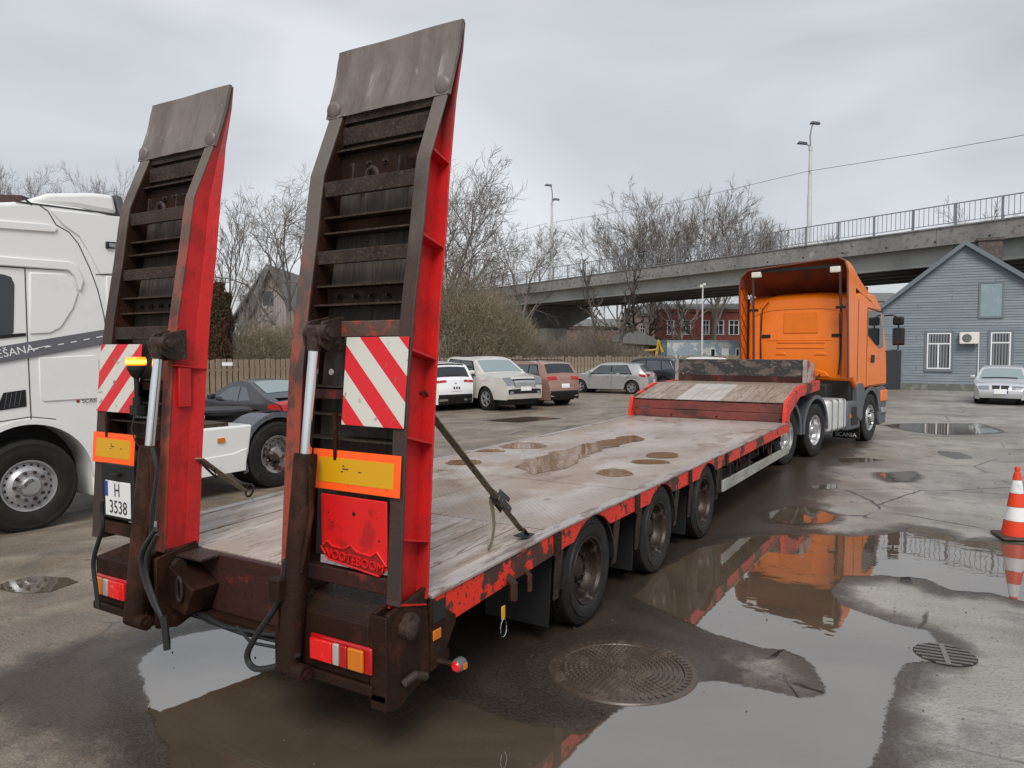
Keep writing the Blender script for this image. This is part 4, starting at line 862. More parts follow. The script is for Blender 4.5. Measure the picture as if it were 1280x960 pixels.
MB(off=o3).tube([B_+Vector((0, 0, .035))+Vector((.045*math.cos(t), .02*math.sin(t), .05*math.sin(t))) for t in np.linspace(0, 6.28, 14)], .009, 8).build('ring', dsteel2, st, smooth=40)
MB(off=o3).tube([A+Vector((0, 0, -.02)), A+d*.28+Vector((0, 0, -.05)), A+d*.25+Vector((0, 0, -.01))], .008, 6).build('top_hook', dsteel, st)

# ================================================================== ORANGE TRACTOR
RZ = R(-11.3)
tk = thing('tractor_unit', 'orange lorry tractor unit with sleeper cab coupled to the red low-loader', 'lorry', (-1.65, 18.73, 0), RZ)
K = lambda: MB()
arch = [(.62*math.cos(t), .53+.64*math.sin(t)) for t in np.linspace(math.pi*.82, math.pi*.12, 10)]
cabp = [(-1.25, 1.45), (-1.25, 3.12), (-1.16, 3.28), (-.9, 3.37), (.2, 3.36), (.62, 3.12), (.86, 2.72), (1.12, 2.2), (1.2, 1.62), (1.22, 1.25), (-.95, 1.22)]
K().prism(cabp, 'x', -2.42, -.015).build('cab', orange, tk, bevel=.055, segs=3)
m = K(); V = []; F = []
for i, (y, dz) in enumerate([(-1.262, -.22), (-1.25, -.06), (-1.18, .03), (-.9, .10), (-.4, .12), (.2, .08)]):
    for j in range(13):
        f = -1+2*j/12; V.append((-1.22+1.08*f, y, 3.30+dz-.16*abs(f)**4-(.06 if i == 0 else 0)))
for i in range(5):
    for j in range(12): k = i*13+j; F.append((k, k+1, k+14, k+13))
m.add(V, F).build('cab_roof', orange, tk, smooth=50)
K().box(-1.56, -.78, -1.264, -1.24, 2.47, 2.95).build('rear_panel', orange, tk, bevel=.022)
for z, x0, x1 in ((2.24, -1.72, -.62), (2.12, -1.72, -.62)): K().box(x0, x1, -1.262, -1.24, z, z+.05).build('pressed_rib', orange, tk, bevel=.018)
K().box(-1.95, -.45, -1.258, -1.24, 2.30, 2.33).build('pressed_rib', orange, tk, bevel=.012)
for x in (-2.12, -.28): K().box(x, x+.02, -1.256, -1.25, 1.5, 3.1).build('rear_seam', seam, tk)
K().box(-2.1, -.3, -1.256, -1.25, 3.04, 3.055).build('rear_seam', seam, tk)
for x in (-2.07, -.48): K().box(x, x+.20, -1.275, -1.24, 2.38, 2.45).build('air_vent', blackpl, tk, bevel=.008)
K().prism([(-1.9, 1.5), (-1.8, 1.6), (-1.5, 1.68), (-.9, 1.68), (-.6, 1.6), (-.5, 1.5)], 'y', -1.27, -1.24).build('engine_arch', orange, tk, bevel=.01)
for x in (-1.62, -.72): K().prism([(x-.14, 1.98), (x+.14, 1.98), (x+.06, 2.04), (x-.06, 2.04)], 'y', -1.265, -1.24).build('pressed_rib', orange, tk, bevel=.008)
# door side
K().prism([(-.30, 2.98), (-.30, 2.42), (.52, 2.12), (.86, 2.16), (.80, 2.62), (.56, 2.98)], 'x', -.03, -.009).build('side_window', glass, tk, bevel=.006)
for pts in ([(-.36, 3.05), (-.36, 1.28)], [(-.36, 1.28), (.9, 1.28)], [(-.36, 3.05), (.6, 3.03)], [(-.98, 3.2), (-.98, 1.4)]):
    m = K()
    for a, b in zip(pts, pts[1:]): m.bar((-.0135, *a), (-.0135, *b), .006, .012, (1, 0, 0))
    m.build('door_gap', seam, tk)
K().box(-.02, .012, -.05, .16, 1.80, 1.98).build('door_handle', blackpl, tk, bevel=.012)
K().prism([(-.30, 1.9), (-.1, 2.3), (.5, 2.05), (.7, 1.9)], 'x', -.016, -.008).build('door_crease', orange, tk, bevel=.006)
K().bar((-.03, -.33, 3.03), (-.0, .74, 2.98), .03, .02).build('drip_rail', blackpl, tk)
K().prism([(.58, 2.98), (.88, 2.62), (.80, 2.16), (1.14, 2.2), (1.15, 2.25), (.9, 2.75)], 'x', -2.38, -.05).build('windscreen', glass, tk)
for x in (-2.28, -.14):
    for k in range(9): K().lathe([(-.004, 0), (-.004, .007), (0, .010)], 8, c=(x, -1.2535, 1.62+k*.17), ax='y').build('rivet', orange, tk)
K().tube([(-2.05, -1.28, 1.5), (-2.08, -1.30, 2.3), (-2.05, -1.30, 3.05), (-1.9, -1.3, 3.2)], .012, 6).build('lamp_cable', hose, tk, smooth=40)
K().box(-2.44, -2.40, -1.25, -1.2, 1.5, 3.3).build('rubber_seal', blackpl, tk)
K().tube([(-.30, -1.30, 1.55), (-.27, -1.32, 2.0), (-.30, -1.30, 2.9)], .016, 6).build('grab_rail', blackpl, tk, smooth=40)
# mirrors
for s, x in ((1, .02), (-1, -2.46)):
    q = .12*s
    o = K().tube([(x, .78, 2.90), (x+q, .98, 2.92), (x+q*2, 1.05, 2.85), (x+q*2, 1.05, 2.1), (x, .9, 2.05)], .018, 8).build('mirror_arm', blackpl, tk, smooth=40)
    K().box(x+q*2-.12, x+q*2+.14, .98, 1.10, 2.20, 2.62).build('mirror', blackpl, o, bevel=.04, segs=3)
    K().box(x+q*2-.10, x+q*2+.12, .974, .979, 2.24, 2.58).build('mirror_glass', glass, o)
    K().box(x+q*2-.12, x+q*2+.12, .98, 1.10, 2.68, 2.88).build('wide_mirror', blackpl, o, bevel=.04, segs=3)
# shroud (open at the rear)
prof = [(-2.46, 1.5), (-2.46, 3.55), (-2.42, 3.78), (-2.26, 3.93), (-1.7, 3.97), (-1.23, 4.0), (-.7, 4.04), (-.2, 4.07), (-.07, 4.0), (-.01, 3.78), (-.01, 3.5), (.0, 1.5)]
def shroud(mat0, inset, name, y0, y1):
    m = K(); st_ = [(-1.68, 0), (-1.45, -.03), (-1.2, -.12), (-.95, -.26), (-.6, -.42), (-.1, -.60), (.2, -.72)]
    V = []
    for (y, dz) in st_:
        for (x, z) in prof:
            zz = z-inset if z > 3.6 else z
            if z > 3.4: zz += dz*(1 if z > 3.6 else .5)
            cx = -1.23; V.append((cx+(x-cx)*(1-inset/1.23), y if z > 3.4 or y > -1.3 else -1.55 if y == -1.68 else y, zz))
    n = len(prof); F = [(j*n+i, j*n+i+1, (j+1)*n+i+1, (j+1)*n+i) for j in range(len(st_)-1) for i in range(n-1) if not ((j >= 2 or inset > 0) and (i == 0 or i == n-2))]
    m.add(V, F); return m.build(name, mat0, tk, smooth=30)
shroud(orange, 0, 'air_deflector', 0, 0); 
sh2 = shroud(orangei, .03, 'deflector_inner_shade', 0, 0)  # inner skin in the shade-darkened orange
m = K(); m.tube([(x+( .015 if x < -1.2 else -.015), (-1.685 if z > 3.4 else -1.555), z-.012) for x, z in prof], .022, 6, True); m.build('deflector_edge', mk('brown_edge_trim', (.16, .045, .025), .5), tk, smooth=40)
for x in (-2.14, -.20):
    K().tube([(x, -1.66, 3.9), (x, -1.60, 3.3), (x, -1.52, 2.9 if x > -1 else 1.5)], .028, 8).build('deflector_strut', mk('dark_red_strut', (.07, .03, .028), .5), tk, smooth=40)
    K().box(x-.09, x+.09, -1.6, -1.52, 2.98, 3.04).build('strut_bracket', blackpl, tk)
    K().box(x-.02 if x < -1 else x-.20, x+.20 if x < -1 else x+.02, -1.70, -1.60, 3.75, 3.88).build('work_lamp', acm, tk, bevel=.02)
K().box(-2.1, -.25, -1.66, -1.60, 3.86, 3.92).build('deflector_brace', blackpl, tk)
m = K()
for k in range(6):
    z = 1.6+k*.32; m.bar((-2.45, -1.54, z), (-2.45, -1.27, z+.32), .012, .012, (1, 0, 0)); m.bar((-2.4495, -1.54, z+.32), (-2.4495, -1.27, z), .012, .012, (1, 0, 0))
m.build('lattice_lines', orangei, tk)['kind'] = 'stuff'
# chassis
for x in (-1.65, -.95): K().box(x, x+.09, -5.6, .9, .78, 1.05).build('chassis_beam', blackpl, tk)
K().box(-2.3, -.1, -1.2, .9, .95, 1.44).build('engine_block', blackm, tk, bevel=.03)
K().lathe([(0, 0), (0, .5), (.05, .5), (.08, .46), (.08, 0)], 32, c=(-1.25, -4.1, 1.07), ax='z').build('fifth_wheel', dsteel, tk, smooth=35)
for y, dr_ in ((0, 0), (-3.4, 1), (-4.8, 1)):
    for s in (1, -1):
        x = -.02 if s == 1 else -2.42
        if dr_:
            wheel(tk, (x, y, .52), 0 if s == 1 else math.pi, 'dish', .52, .29, .30, rims); wheel(tk, (x-s*.34, y, .52), 0 if s == 1 else math.pi, 'dish', .52, .29, .30, rims)
        else: wheel(tk, (x, y, .54), 0 if s == 1 else math.pi, 'front', .54, .30, .30, rims)
    K().tube([(-2.2, y, .52), (-.2, y, .52)], .08, 10).build('axle', blackpl, tk)
def fender(par, y, zc, r, x0, x1, a0, a1, mat_, name='fender', th=.03, lip_=.0):
    m = K(); n = 14
    for k in range(n):
        t0, t1 = a0+(a1-a0)*k/n, a0+(a1-a0)*(k+1)/n
        q = [(rr*math.cos(t), rr*math.sin(t)) for rr, t in ((r, t0), (r+th, t0), (r+th, t1), (r, t1))]
        m.hexa([(x0, y+a, zc+b) for a, b in q]+[(x1, y+a, zc+b) for a, b in q])
        if lip_:
            q = [(rr*math.cos(t), rr*math.sin(t)) for rr, t in ((r-.01, t0), (r+th+lip_, t0), (r+th+lip_, t1), (r-.01, t1))]
            m.hexa([(x1-.03, y+a, zc+b) for a, b in q]+[(x1+.002, y+a, zc+b) for a, b in q])
    return m.build(name, mat_, par, smooth=35)
for x0, x1 in ((-.66, 0.0), (-2.44, -1.78)):
    for y in (-3.4, -4.8): fender(tk, y, .55, .60, x0, x1, R(-5), R(185), greypl, lip_=.03)
    fender(tk, 0, .56, .62, x0, x1-.005, R(10), R(180), greypl, 'front_fender', lip_=.04)
K().prism([(-.98, .62), (-.98, 1.36), (-.6, 1.36), (-.45, 1.2), (-.62, .95), (-.66, .5)], 'x', -.55, .0).build('lower_cab_panel', greypl, tk, bevel=.02)
K().prism([(.62, .5), (.60, .95), (.40, 1.22), (.9, 1.24), (1.2, 1.2), (1.26, .9), (1.22, .35), (.75, .3)], 'x', -2.4, -.02).build('bumper', greypl, tk, bevel=.03)
K().box(-2.36, .005, .75, 1.24, .86, 1.14).build('headlamp_band', orange, tk, bevel=.03)
K().box(-.2, .012, .8, 1.22, .60, .72).build('front_step', rims, tk, bevel=.01)
tank = K().box(-.70, -.02, -2.72, -1.58, .40, 1.06).build('fuel_tank', alu, tk, bevel=.07, segs=3)
for y in (-2.5, -2.15, -1.8): K().box(-.71, -.008, y, y+.05, .39, 1.07).build('tank_strap', greypl, tank, bevel=.03)
sb = K().box(-.60, -.02, -1.5, -.68, .34, .98).build('side_box', greypl, tk, bevel=.05)
K().box(-.03, -.005, -1.3, -.85, .45, .85).build('step_recess', blackpl, sb, bevel=.02)
K().box(-.03, .004, -1.42, -1.36, .62, .70).build('side_marker', lampo, sb)
K().box(-.60, -.02, -.72, -.70, .10, .42).build('mud_flap', blackpl, tk)
text('flap_lettering', 'SCANIA', .13, lettw, tk, (-.31, -.724, .14), (R(90), 0, 0), .001, 'CENTER')
K().box(-2.0, -.4, -1.75, -1.35, 1.05, 1.35).build('coupling_lines_box', blackm, tk, bevel=.03)
for k in range(4):
    K().tube([(-.7-k*.12, -1.3, 1.55), (-.75-k*.1, -1.7, 1.35), (-.9-k*.1, -2.0, 1.2), (-.9, -2.3, 1.5)], .018, 7).build('air_coil', hose, tk, smooth=40)
K().box(-.75, -.35, -2.9, -2.75, .4, .9).build('air_tank', blackpl, tk, bevel=.03)

# ================================================================== WHITE TRACTOR ON THE LEFT
WA = R(5.3666); WO = np.array([-9.11, 4.35, 0]); Wb = np.array([math.sin(WA), math.cos(WA), 0]); Wn = np.array([math.cos(WA), -math.sin(WA), 0])
wt = thing('tractor_unit', 'white lorry tractor unit with grey stripe parked at the left edge, facing the other way', 'lorry', tuple(WO), -WA)
def wp(x, y, off=0):      # pixel -> (y back, z) on the lorry's side plane
    r = ray(x, y); p0 = WO+Wn*off; q = _C+r*np.dot(p0-_C, Wn)/np.dot(r, Wn)-WO; return (float(q@Wb), float(q[2]))
WR_ = .535
arcw = [(.69*math.cos(t), .55+.69*math.sin(t)) for t in np.linspace(math.pi*1.02, math.pi*-.02, 18)]
cabo = [(-1.42, .32), (-.75, .32)]+arcw+[(.70, .27), (.80, .27), (.98, .85), (1.06, 1.3), (1.12, 2.4), (1.14, 3.3), (1.13, 3.74), (.62, 3.81), (.1, 3.80), (-.3, 3.72), (-.9, 3.55), (-1.3, 3.2), (-1.5, 2.4), (-1.55, 1.2)]
K().prism(cabo, 'x', -2.5, 0).build('cab', white, wt, bevel=.06, segs=4)
K().prism([(.0, 3.77), (.3, 3.93), (.8, 4.02), (1.04, 4.03), (1.09, 3.80), (.6, 3.815)], 'x', -2.42, -.05).build('roof_deflector', white, wt, bevel=.05, segs=3)
K().prism([(1.05, 4.035), (1.13, 4.02), (1.185, 3.79), (1.10, 3.77), (1.10, 3.80)], 'x', -2.44, -.03).build('deflector_lip', greypl, wt, bevel=.01)
def line(pts, w=.012, mt=None, name='panel_gap', dx=.001, px=True, t=.003):
    m = K(); P = [wp(*p) if px else p for p in pts]
    for a, b in zip(P, P[1:]):
        L_ = math.hypot(b[0]-a[0], b[1]-a[1]) or 1; ex = w*.4/L_; a2 = (a[0]-(b[0]-a[0])*ex, a[1]-(b[1]-a[1])*ex)
        m.bar((dx, *a2), (dx, *b), w, t, (1, 0, 0)) if False else m.obox((dx, (a2[0]+b[0])/2, (a2[1]+b[1])/2), math.hypot(b[0]-a2[0], b[1]-a2[1]), w, t, (0, b[0]-a2[0], b[1]-a2[1]), (1, 0, 0))
    return m.build(name, mt or seam, wt)
line([(20, 252), (60, 257), (153, 269)], .02)
line([(30, 248), (40, 256)], .025)
line([(50, 257), (60, 264), (70, 281), (86, 290), (98, 305), (112, 335), (122, 362), (130, 395), (134, 428), (135, 436)])
line([(120, 343), (145, 344)])
line([(0, 333), (31, 335), (34, 420), (39, 528)]); line([(31, 335), (80, 338)], .008)
def panel(pts, name, mt, x0, x1, bev=.01, px=True, segs=2):
    P = [wp(*p) if px else p for p in pts]; return K().prism(P, 'x', x0, x1).build(name, mt, wt, bevel=bev, segs=segs)
panel([(-40, 338), (-40, 425), (12, 420), (17, 415), (18, 355), (14, 346), (5, 343)], 'side_window', glass, -.01, .008)
panel([(-40, 422), (-40, 428), (32, 420), (32, 416)], 'window_sill', blackpl, -.01, .012, .004)
# blister panels
panel([(36, 340), (80, 342), (90, 350), (98, 366), (92, 385), (76, 410), (62, 417), (37, 418)], 'sleeper_panel', white, -.02, .016, .015)
panel([(-30, 318), (86, 327), (96, 333), (104, 350), (100, 365), (97, 362), (92, 345), (84, 338), (-30, 330)], 'raised_band', white, -.02, .028, .012)
panel([(-30, 273), (60, 280), (72, 286), (68, 291), (-30, 284)], 'raised_band', white, -.02, .022, .012)
panel([(62, 262), (150, 271), (152, 342), (124, 343), (112, 318), (98, 295), (78, 281)], 'side_fairing', white, -.02, .018, .01)
panel([(132, 345), (152, 346), (154, 405), (135, 405)], 'side_fairing', white, -.02, .016, .01)
panel([(48, 447), (118, 444), (123, 449), (125, 494), (120, 498), (54, 502), (50, 496)], 'locker_door', white, -.02, .012, .008)
panel([(-30, 438), (132, 411.5), (132, 430), (-30, 459)], 'grey_stripe', stripe_g, -.01, .019, .001)
line([(37, 437), (60, 432)], .008, lettw, 'stripe_dash', .021); 
for a in range(6): x0 = 40+a*16; line([(x0, 441.5-(x0-40)*.19-4.5), (x0+7, 441.5-(x0+7-40)*.19-4.5)], .012, lettw, 'stripe_dash', .0215)
q = wp(-3, 447); q2 = wp(34, 440)
ang = math.atan2(q2[1]-q[1], q2[0]-q[0])
o = text('stripe_lettering', 'ĒŠANA', .125, lettw, wt, (.021, q[0]-.02, q[1]-.012), (0, 0, 0), .0008)
o.rotation_euler = Matrix(((0, 0, 1), (1, 0, 0), (0, 1, 0))).to_4x4().to_euler(); o.rotation_euler = (Matrix.Rotation(ang, 3, 'X') @ Matrix(((0, 0, 1), (1, 0, 0), (0, 1, 0)))).to_euler()
q = wp(102, 503.5)
o = text('side_lettering', 'SCANIA', .062, lettd, wt, (.014, q[0]+.0, q[1]+.0), (0, 0, 0), .0006, sx=1.15); o.rotation_euler = Matrix(((0, 0, 1), (1, 0, 0), (0, 1, 0))).to_euler()
qq = wp(97.5, 501.5); K().lathe([(0, .022), (.003, .02), (.0035, 0)], 16, c=(.0005, qq[0], qq[1])).build('badge', lampred, wt)
panel([(4, 491), (32, 487), (33, 508), (-6, 514)], 'air_intake', blackpl, -.02, .010, .006)
for k in range(4): line([(8+k*6, 492-k*.8), (5+k*6, 511-k*1.2)], .006, greypl, 'grille_bar', .012)
line([(0, 527), (38, 521), (70, 524)], .01); 
panel([(131, 302), (144, 303), (144, 311), (131, 311)], 'work_lamp', blackpl, 0, .05, .012); panel([(134, 304), (142, 305), (142, 310), (134, 309)], 'lamp_glass', headl, .05, .053, .001)
# wheel arch moulding
m = K(); n = 26
for k in range(n):
    t0, t1 = math.pi*1.0*(1-k/n)+.0, math.pi*1.0*(1-(k+1)/n)
    P_ = [(r*math.cos(t), .55+r*math.sin(t)) for r, t in ((.69, t0), (.75, t0), (.75, t1), (.69, t1))]
    m.hexa([(-.1, a, b) for a, b in P_]+[(.010, a, b) for a, b in P_])
m.build('arch_moulding', white, wt, smooth=35)
K().prism([(r*math.cos(t), .55+r*math.sin(t)) for r in (.685,) for t in np.linspace(math.pi, 0, 16)], 'x', -2.3, -.45).build('wheel_housing', blackm, wt)
wheel(wt, (-.03, 0, WR_-.01), 0, 'front', WR_, .32, .30, rimg)
wheel(wt, (-2.45, 0, WR_-.01), math.pi, 'front', WR_, .32, .30, rimg)
text('hub_script', 'Scania', .085, dsteel2, wt, (.0365, -.13, .49), (R(90), R(0), R(90)), .0006, sx=.9).rotation_euler = (Matrix.Rotation(.55, 3, 'X') @ Matrix(((0, 0, 1), (1, 0, 0), (0, 1, 0)))).to_euler()
# chassis fairing, frame, rear wheels
K().prism([(.78, .27), (.82, .5), (1.1, 1.0), (2.93, 1.0), (2.87, .6), (2.80, .335)], 'x', -.55, -.01).build('side_skirt', white, wt, bevel=.03, segs=3)
K().prism([(.9, .30), (1.2, .55), (2.6, .60), (2.82, .66), (2.80, .34)], 'x', -.05, .006).build('skirt_crease', white, wt, bevel=.004)
K().box(-.02, .012, 2.36, 2.47, .785, .85).build('side_marker', lampo, wt, bevel=.004)
for x in (-1.75, -.85): K().box(x, x+.09, 1.0, 4.6, .78, 1.02).build('chassis_beam', blackpl, wt)
K().box(-2.4, -.1, 1.15, 2.6, .9, 1.05).build('catwalk', dsteel2, wt, bevel=.01)
K().lathe([(0, 0), (0, .5), (.05, .5), (.08, .46), (.08, 0)], 32, c=(-1.3, 3.2, 1.08), ax='z').build('fifth_wheel', blackpl, wt, smooth=35)
for k in range(7): K().tube([(-.5-k*.22, 1.4, 1.1), (-.6-k*.2, 1.9+.1*k, 1.16), (-.7-.1*k, 2.5, 1.08)], .025, 7).build('air_line', hose, wt, smooth=40)
K().box(-.9, -.7, 2.35, 2.6, 1.05, 1.13).build('valve_block', alu, wt, bevel=.02)
for s in (1, -1):
    x = -.03 if s == 1 else -2.45
    wheel(wt, (x, 3.38, .505), 0 if s == 1 else math.pi, 'dish', .505, .29, .29, rimd); wheel(wt, (x-s*.34, 3.38, .505), 0 if s == 1 else math.pi, 'dish', .505, .29, .29, rimd)
    fender(wt, 3.38, .52, .565, x-.62 if s == 1 else x, x+.01 if s == 1 else x+.62, R(-10), R(202), greypl, lip_=.035)
K().box(-2.3, -.2, 3.3, 3.46, .45, .6).build('axle', blackpl, wt)

# ================================================================== CARS
def car(name, label, cat, loc, head, L, Wd, prof, belt, col, wx, wr, glassq=(), sides=(), sill=.24, nose=(), tail=(), group='cars parked along the fence', arch_trim=None, rimc=None, extra=None, tumble=.24, lower=None):
    """prof: (x,z) outline from the front bumper foot over the roof to the rear bumper foot, x forward. heading head = world angle of +x."""
    o = thing(name, label, cat, loc, head, group)
    H = max(p[1] for p in prof); hw = Wd/2
    def wfun(x, z):
        e = max(0, (abs(x)/(L/2)-.60)/.40); p = 1-.22*e**3.2
        if z < belt: s = 1-.07*((belt-z)/belt)**2
        else: s = 1-.02-tumble*((z-belt)/(H-belt))**1.15
        return hw*p*s
    # arc points, finely divided
    Q = []
    for a, b in zip(prof, prof[1:]):
        n = max(1, int(math.hypot(b[0]-a[0], b[1]-a[1])/.07))
        for k in range(n): Q.append((a[0]+(b[0]-a[0])*k/n, a[1]+(b[1]-a[1])*k/n))
    Q.append(prof[-1])
    Ra = wr+.055
    def bot(x):
        z = sill
        for w in wx:
            if abs(x-w) < Ra: z = max(z, wr+math.sqrt(max(0, Ra*Ra-(x-w)**2)))
        return z
    mb = K(); NR = 14; NC = 10; V = []; F = []
    idx = []
    for i, (x, z) in enumerate(Q):
        b = min(bot(x), z-.001) if abs(x) < L/2-.02 else min(sill, z); row = []
        for s in (1, -1):
            r_ = []
            for j in range(NR+1):
                zz = b+(z-b)*j/NR; r_.append(len(V)); V.append((x, s*wfun(x, zz), zz))
            row.append(r_)
        top = []; w = wfun(x, z)
        for j in range(1, NC):
            f = 1-2*j/NC; cz = .035*(1-f*f)*(1 if z > .6 else .2); cx = .06*(1-f*f)*(1 if x > 0 else -1)*max(0, (abs(x)/(L/2)-.8)/.2)
            top.append(len(V)); V.append((x+cx, f*w, z+cz))
        idx.append((row, [row[0][-1]]+top+[row[1][-1]]))
    for i in range(len(Q)-1):
        for s in (0, 1):
            A, B = idx[i][0][s], idx[i+1][0][s]
            for j in range(NR): F.append((A[j], A[j+1], B[j+1], B[j]) if s == 0 else (A[j], B[j], B[j+1], A[j+1]))
        A, B = idx[i][1], idx[i+1][1]
        for j in range(NC): F.append((A[j], A[j+1], B[j+1], B[j]))
    mb.add(V, F); mb.build('body', col, o, smooth=32)
    # underbody and wheel housings
    m = K().box(-L/2+.3, L/2-.35, -hw*.8, hw*.8, .2, sill+.1)
    m.build('underbody', blackpl, o)
    m = K()
    for w in wx:
        for s in (1, -1): m.lathe([(0, 0), (0, Ra-.004), (-s*.001, Ra-.004), (-s*.3, Ra-.004), (-s*.3, 0)], 20, c=(w, s*(hw-.11), wr), ax='y')
    m.build('wheel_housing', blackm, o)['kind'] = 'stuff'
    arcl = [0]
    for a, b in zip(Q, Q[1:]): arcl.append(arcl[-1]+math.hypot(b[0]-a[0], b[1]-a[1]))
    def S(x, z):
        k = min(range(len(Q)), key=lambda i: (Q[i][0]-x)**2+(Q[i][1]-z)**2); return arcl[k]
    def P_(s):
        s = max(0, min(arcl[-1], s)); k = max(0, min(len(Q)-2, int(np.searchsorted(arcl, s))-1)); t = (s-arcl[k])/max(1e-6, arcl[k+1]-arcl[k])
        return Q[k][0]+(Q[k+1][0]-Q[k][0])*t, Q[k][1]+(Q[k+1][1]-Q[k][1])*t
    def toppatch(nm, a, b, f0, f1, mt, off=.008, f0b=None, f1b=None):
        s0, s1 = S(*a), S(*b); n, k_ = 6, 8; V = []; F = []
        for i in range(n+1):
            t = i/n; s = s0+(s1-s0)*t; x, z = P_(s); x2, z2 = P_(s+.02); nx, nz = z-z2, x2-x; l = math.hypot(nx, nz) or 1; nx, nz = -nx/l, -nz/l
            if nz < 0 and abs(nx) < .3: nx, nz = -nx, -nz
            if nx*x < 0 and abs(nz) < .5: nx, nz = -nx, -nz
            w = wfun(x, z); a0 = f0+((f0b if f0b is not None else f0)-f0)*t; a1 = f1+((f1b if f1b is not None else f1)-f1)*t
            for j in range(k_+1):
                f = a0+(a1-a0)*j/k_; cz = .035*(1-f*f)*(1 if z > .6 else .2); cx = .06*(1-f*f)*(1 if x > 0 else -1)*max(0, (abs(x)/(L/2)-.8)/.2)
                V.append((x+cx+nx*off, f*w, z+cz+nz*off))
        for i in range(n):
            for j in range(k_): q = i*(k_+1)+j; F.append((q, q+1, q+k_+2, q+k_+1))
        return K().add(V, F).build(nm, mt, o, smooth=40)
    def sidepatch(nm, quad, mt, off=.007, both=(1, -1)):
        for s in both:
            V = []; F = []; n = 6
            for i in range(n+1):
                for j in range(n+1):
                    u, v = i/n, j/n
                    x = (1-u)*(1-v)*quad[0][0]+u*(1-v)*quad[1][0]+u*v*quad[2][0]+(1-u)*v*quad[3][0]
                    z = (1-u)*(1-v)*quad[0][1]+u*(1-v)*quad[1][1]+u*v*quad[2][1]+(1-u)*v*quad[3][1]
                    V.append((x, s*(wfun(x, z)+off), z))
            for i in range(n):
                for j in range(n): q = i*(n+1)+j; F.append((q, q+1, q+n+2, q+n+1))
            K().add(V, F).build(nm, mt, o, smooth=40)
    for it in glassq: toppatch(*it)
    for it in sides: sidepatch(*it)
    for it in nose: toppatch(*it)
    for it in tail: toppatch(*it)
    if lower:        # dark sill cladding
        m = K()
        for s in (1, -1): m.box(wx[1]+Ra, wx[0]-Ra, s*(hw*.945)-.02, s*(hw*.945)+.02, sill-.03, sill+.13)
        m.build('sill', lower, o, bevel=.01)
    if arch_trim:
        for w in wx:
            for s in (1, -1):
                m = K(); n = 14
                for k in range(n):
                    t0, t1 = math.pi*k/n, math.pi*(k+1)/n; q = [(w+r*math.cos(t), wr+r*math.sin(t)) for r, t in ((Ra-.01, t0), (Ra+.055, t0), (Ra+.055, t1), (Ra-.01, t1))]
                    m.hexa([(x, s*(wfun(x, z)-.02), z) for x, z in q]+[(x, s*(wfun(x, z)+.012), z) for x, z in q])
                m.build('arch_trim', arch_trim, o)
    for w in wx:
        for s in (1, -1):
            wheel(o, (w, s*(hw*.965), wr), R(90) if s == 1 else R(-90), 'alloy', wr, .21, wr*.66, rimc or rims)
    for s in (1, -1):
        q = S(*[(p) for p in [(0, belt)]][0]); x = [g for g in sides if g[0] == 'side_glass'][0][1][1][0]-.06
        m = K().box(x-.06, x+.10, s*(wfun(x, belt)+.02) if s > 0 else s*(wfun(x, belt)+.20), s*(wfun(x, belt)+.20) if s > 0 else s*(wfun(x, belt)+.02), belt+.02, belt+.16).build('wing_mirror', col if not (extra and 'blackmirror' in extra) else blackpl, o, bevel=.04, segs=3)
        m = K()
    for (a, b) in [(g[1][0], g[1][1]) for g in sides if g[0] == 'side_glass'][:2]:
        sidepatch('door_handle', [(a[0]+.05, belt-.14), (a[0]+.23, belt-.14), (a[0]+.23, belt-.11), (a[0]+.05, belt-.11)], blackpl if extra and 'darkhandle' in extra else col, .02)
    return o, toppatch, sidepatch, wfun
def seamq(x0, z0, x1, z1, w=.012): return [(x0-w/2, z0), (x0+w/2, z0), (x1+w/2, z1), (x1-w/2, z1)]
def ang(lat, dep): v = vdir(lat, dep); return math.atan2(v[1], v[0])
def gp(x, d): p = gd(x, 437, d); return Vector((p[0], p[1], 0))
SUVP = [(2.22, .28), (2.27, .45), (2.26, .62), (2.18, .82), (2.02, .95), (1.1, 1.10), (.42, 1.56), (.1, 1.64), (-.8, 1.655), (-1.65, 1.60), (-1.80, 1.54), (-2.06, 1.14), (-2.16, 1.04), (-2.24, .72), (-2.25, .5), (-2.18, .28)]
def suv_glass(w=.86): return [('windscreen', (1.06, 1.12), (.48, 1.54), -w, w, wglass), ('rear_window', (-1.83, 1.50), (-2.05, 1.16), -.84, .84, glass)]
SUVS = [('window_surround', [(-1.90, 1.07), (.90, 1.02), (.36, 1.525), (-1.62, 1.55)], blackpl, .003), ('side_glass', [(-.36, 1.05), (.78, 1.05), (.30, 1.48), (-.30, 1.53)], cglass), ('side_glass', [(-1.22, 1.06), (-.42, 1.05), (-.36, 1.53), (-1.12, 1.53)], cglass), ('quarter_glass', [(-1.82, 1.14), (-1.28, 1.07), (-1.18, 1.52), (-1.58, 1.50)], cglass),
        ('door_gap', seamq(.85, .36, .88, 1.04), seam), ('door_gap', seamq(-.38, .34, -.39, 1.05), seam), ('door_gap', seamq(-1.02, .7, -1.26, 1.05), seam)]
def suv_front(): return [('grille', (2.25, .60), (2.15, .84), -.42, .42, blackpl), ('headlamp', (2.23, .70), (2.08, .90), .5, .93, headl), ('headlamp', (2.23, .70), (2.08, .90), -.93, -.5, headl), ('lower_grille', (2.25, .32), (2.26, .46), -.7, .7, blackpl)]
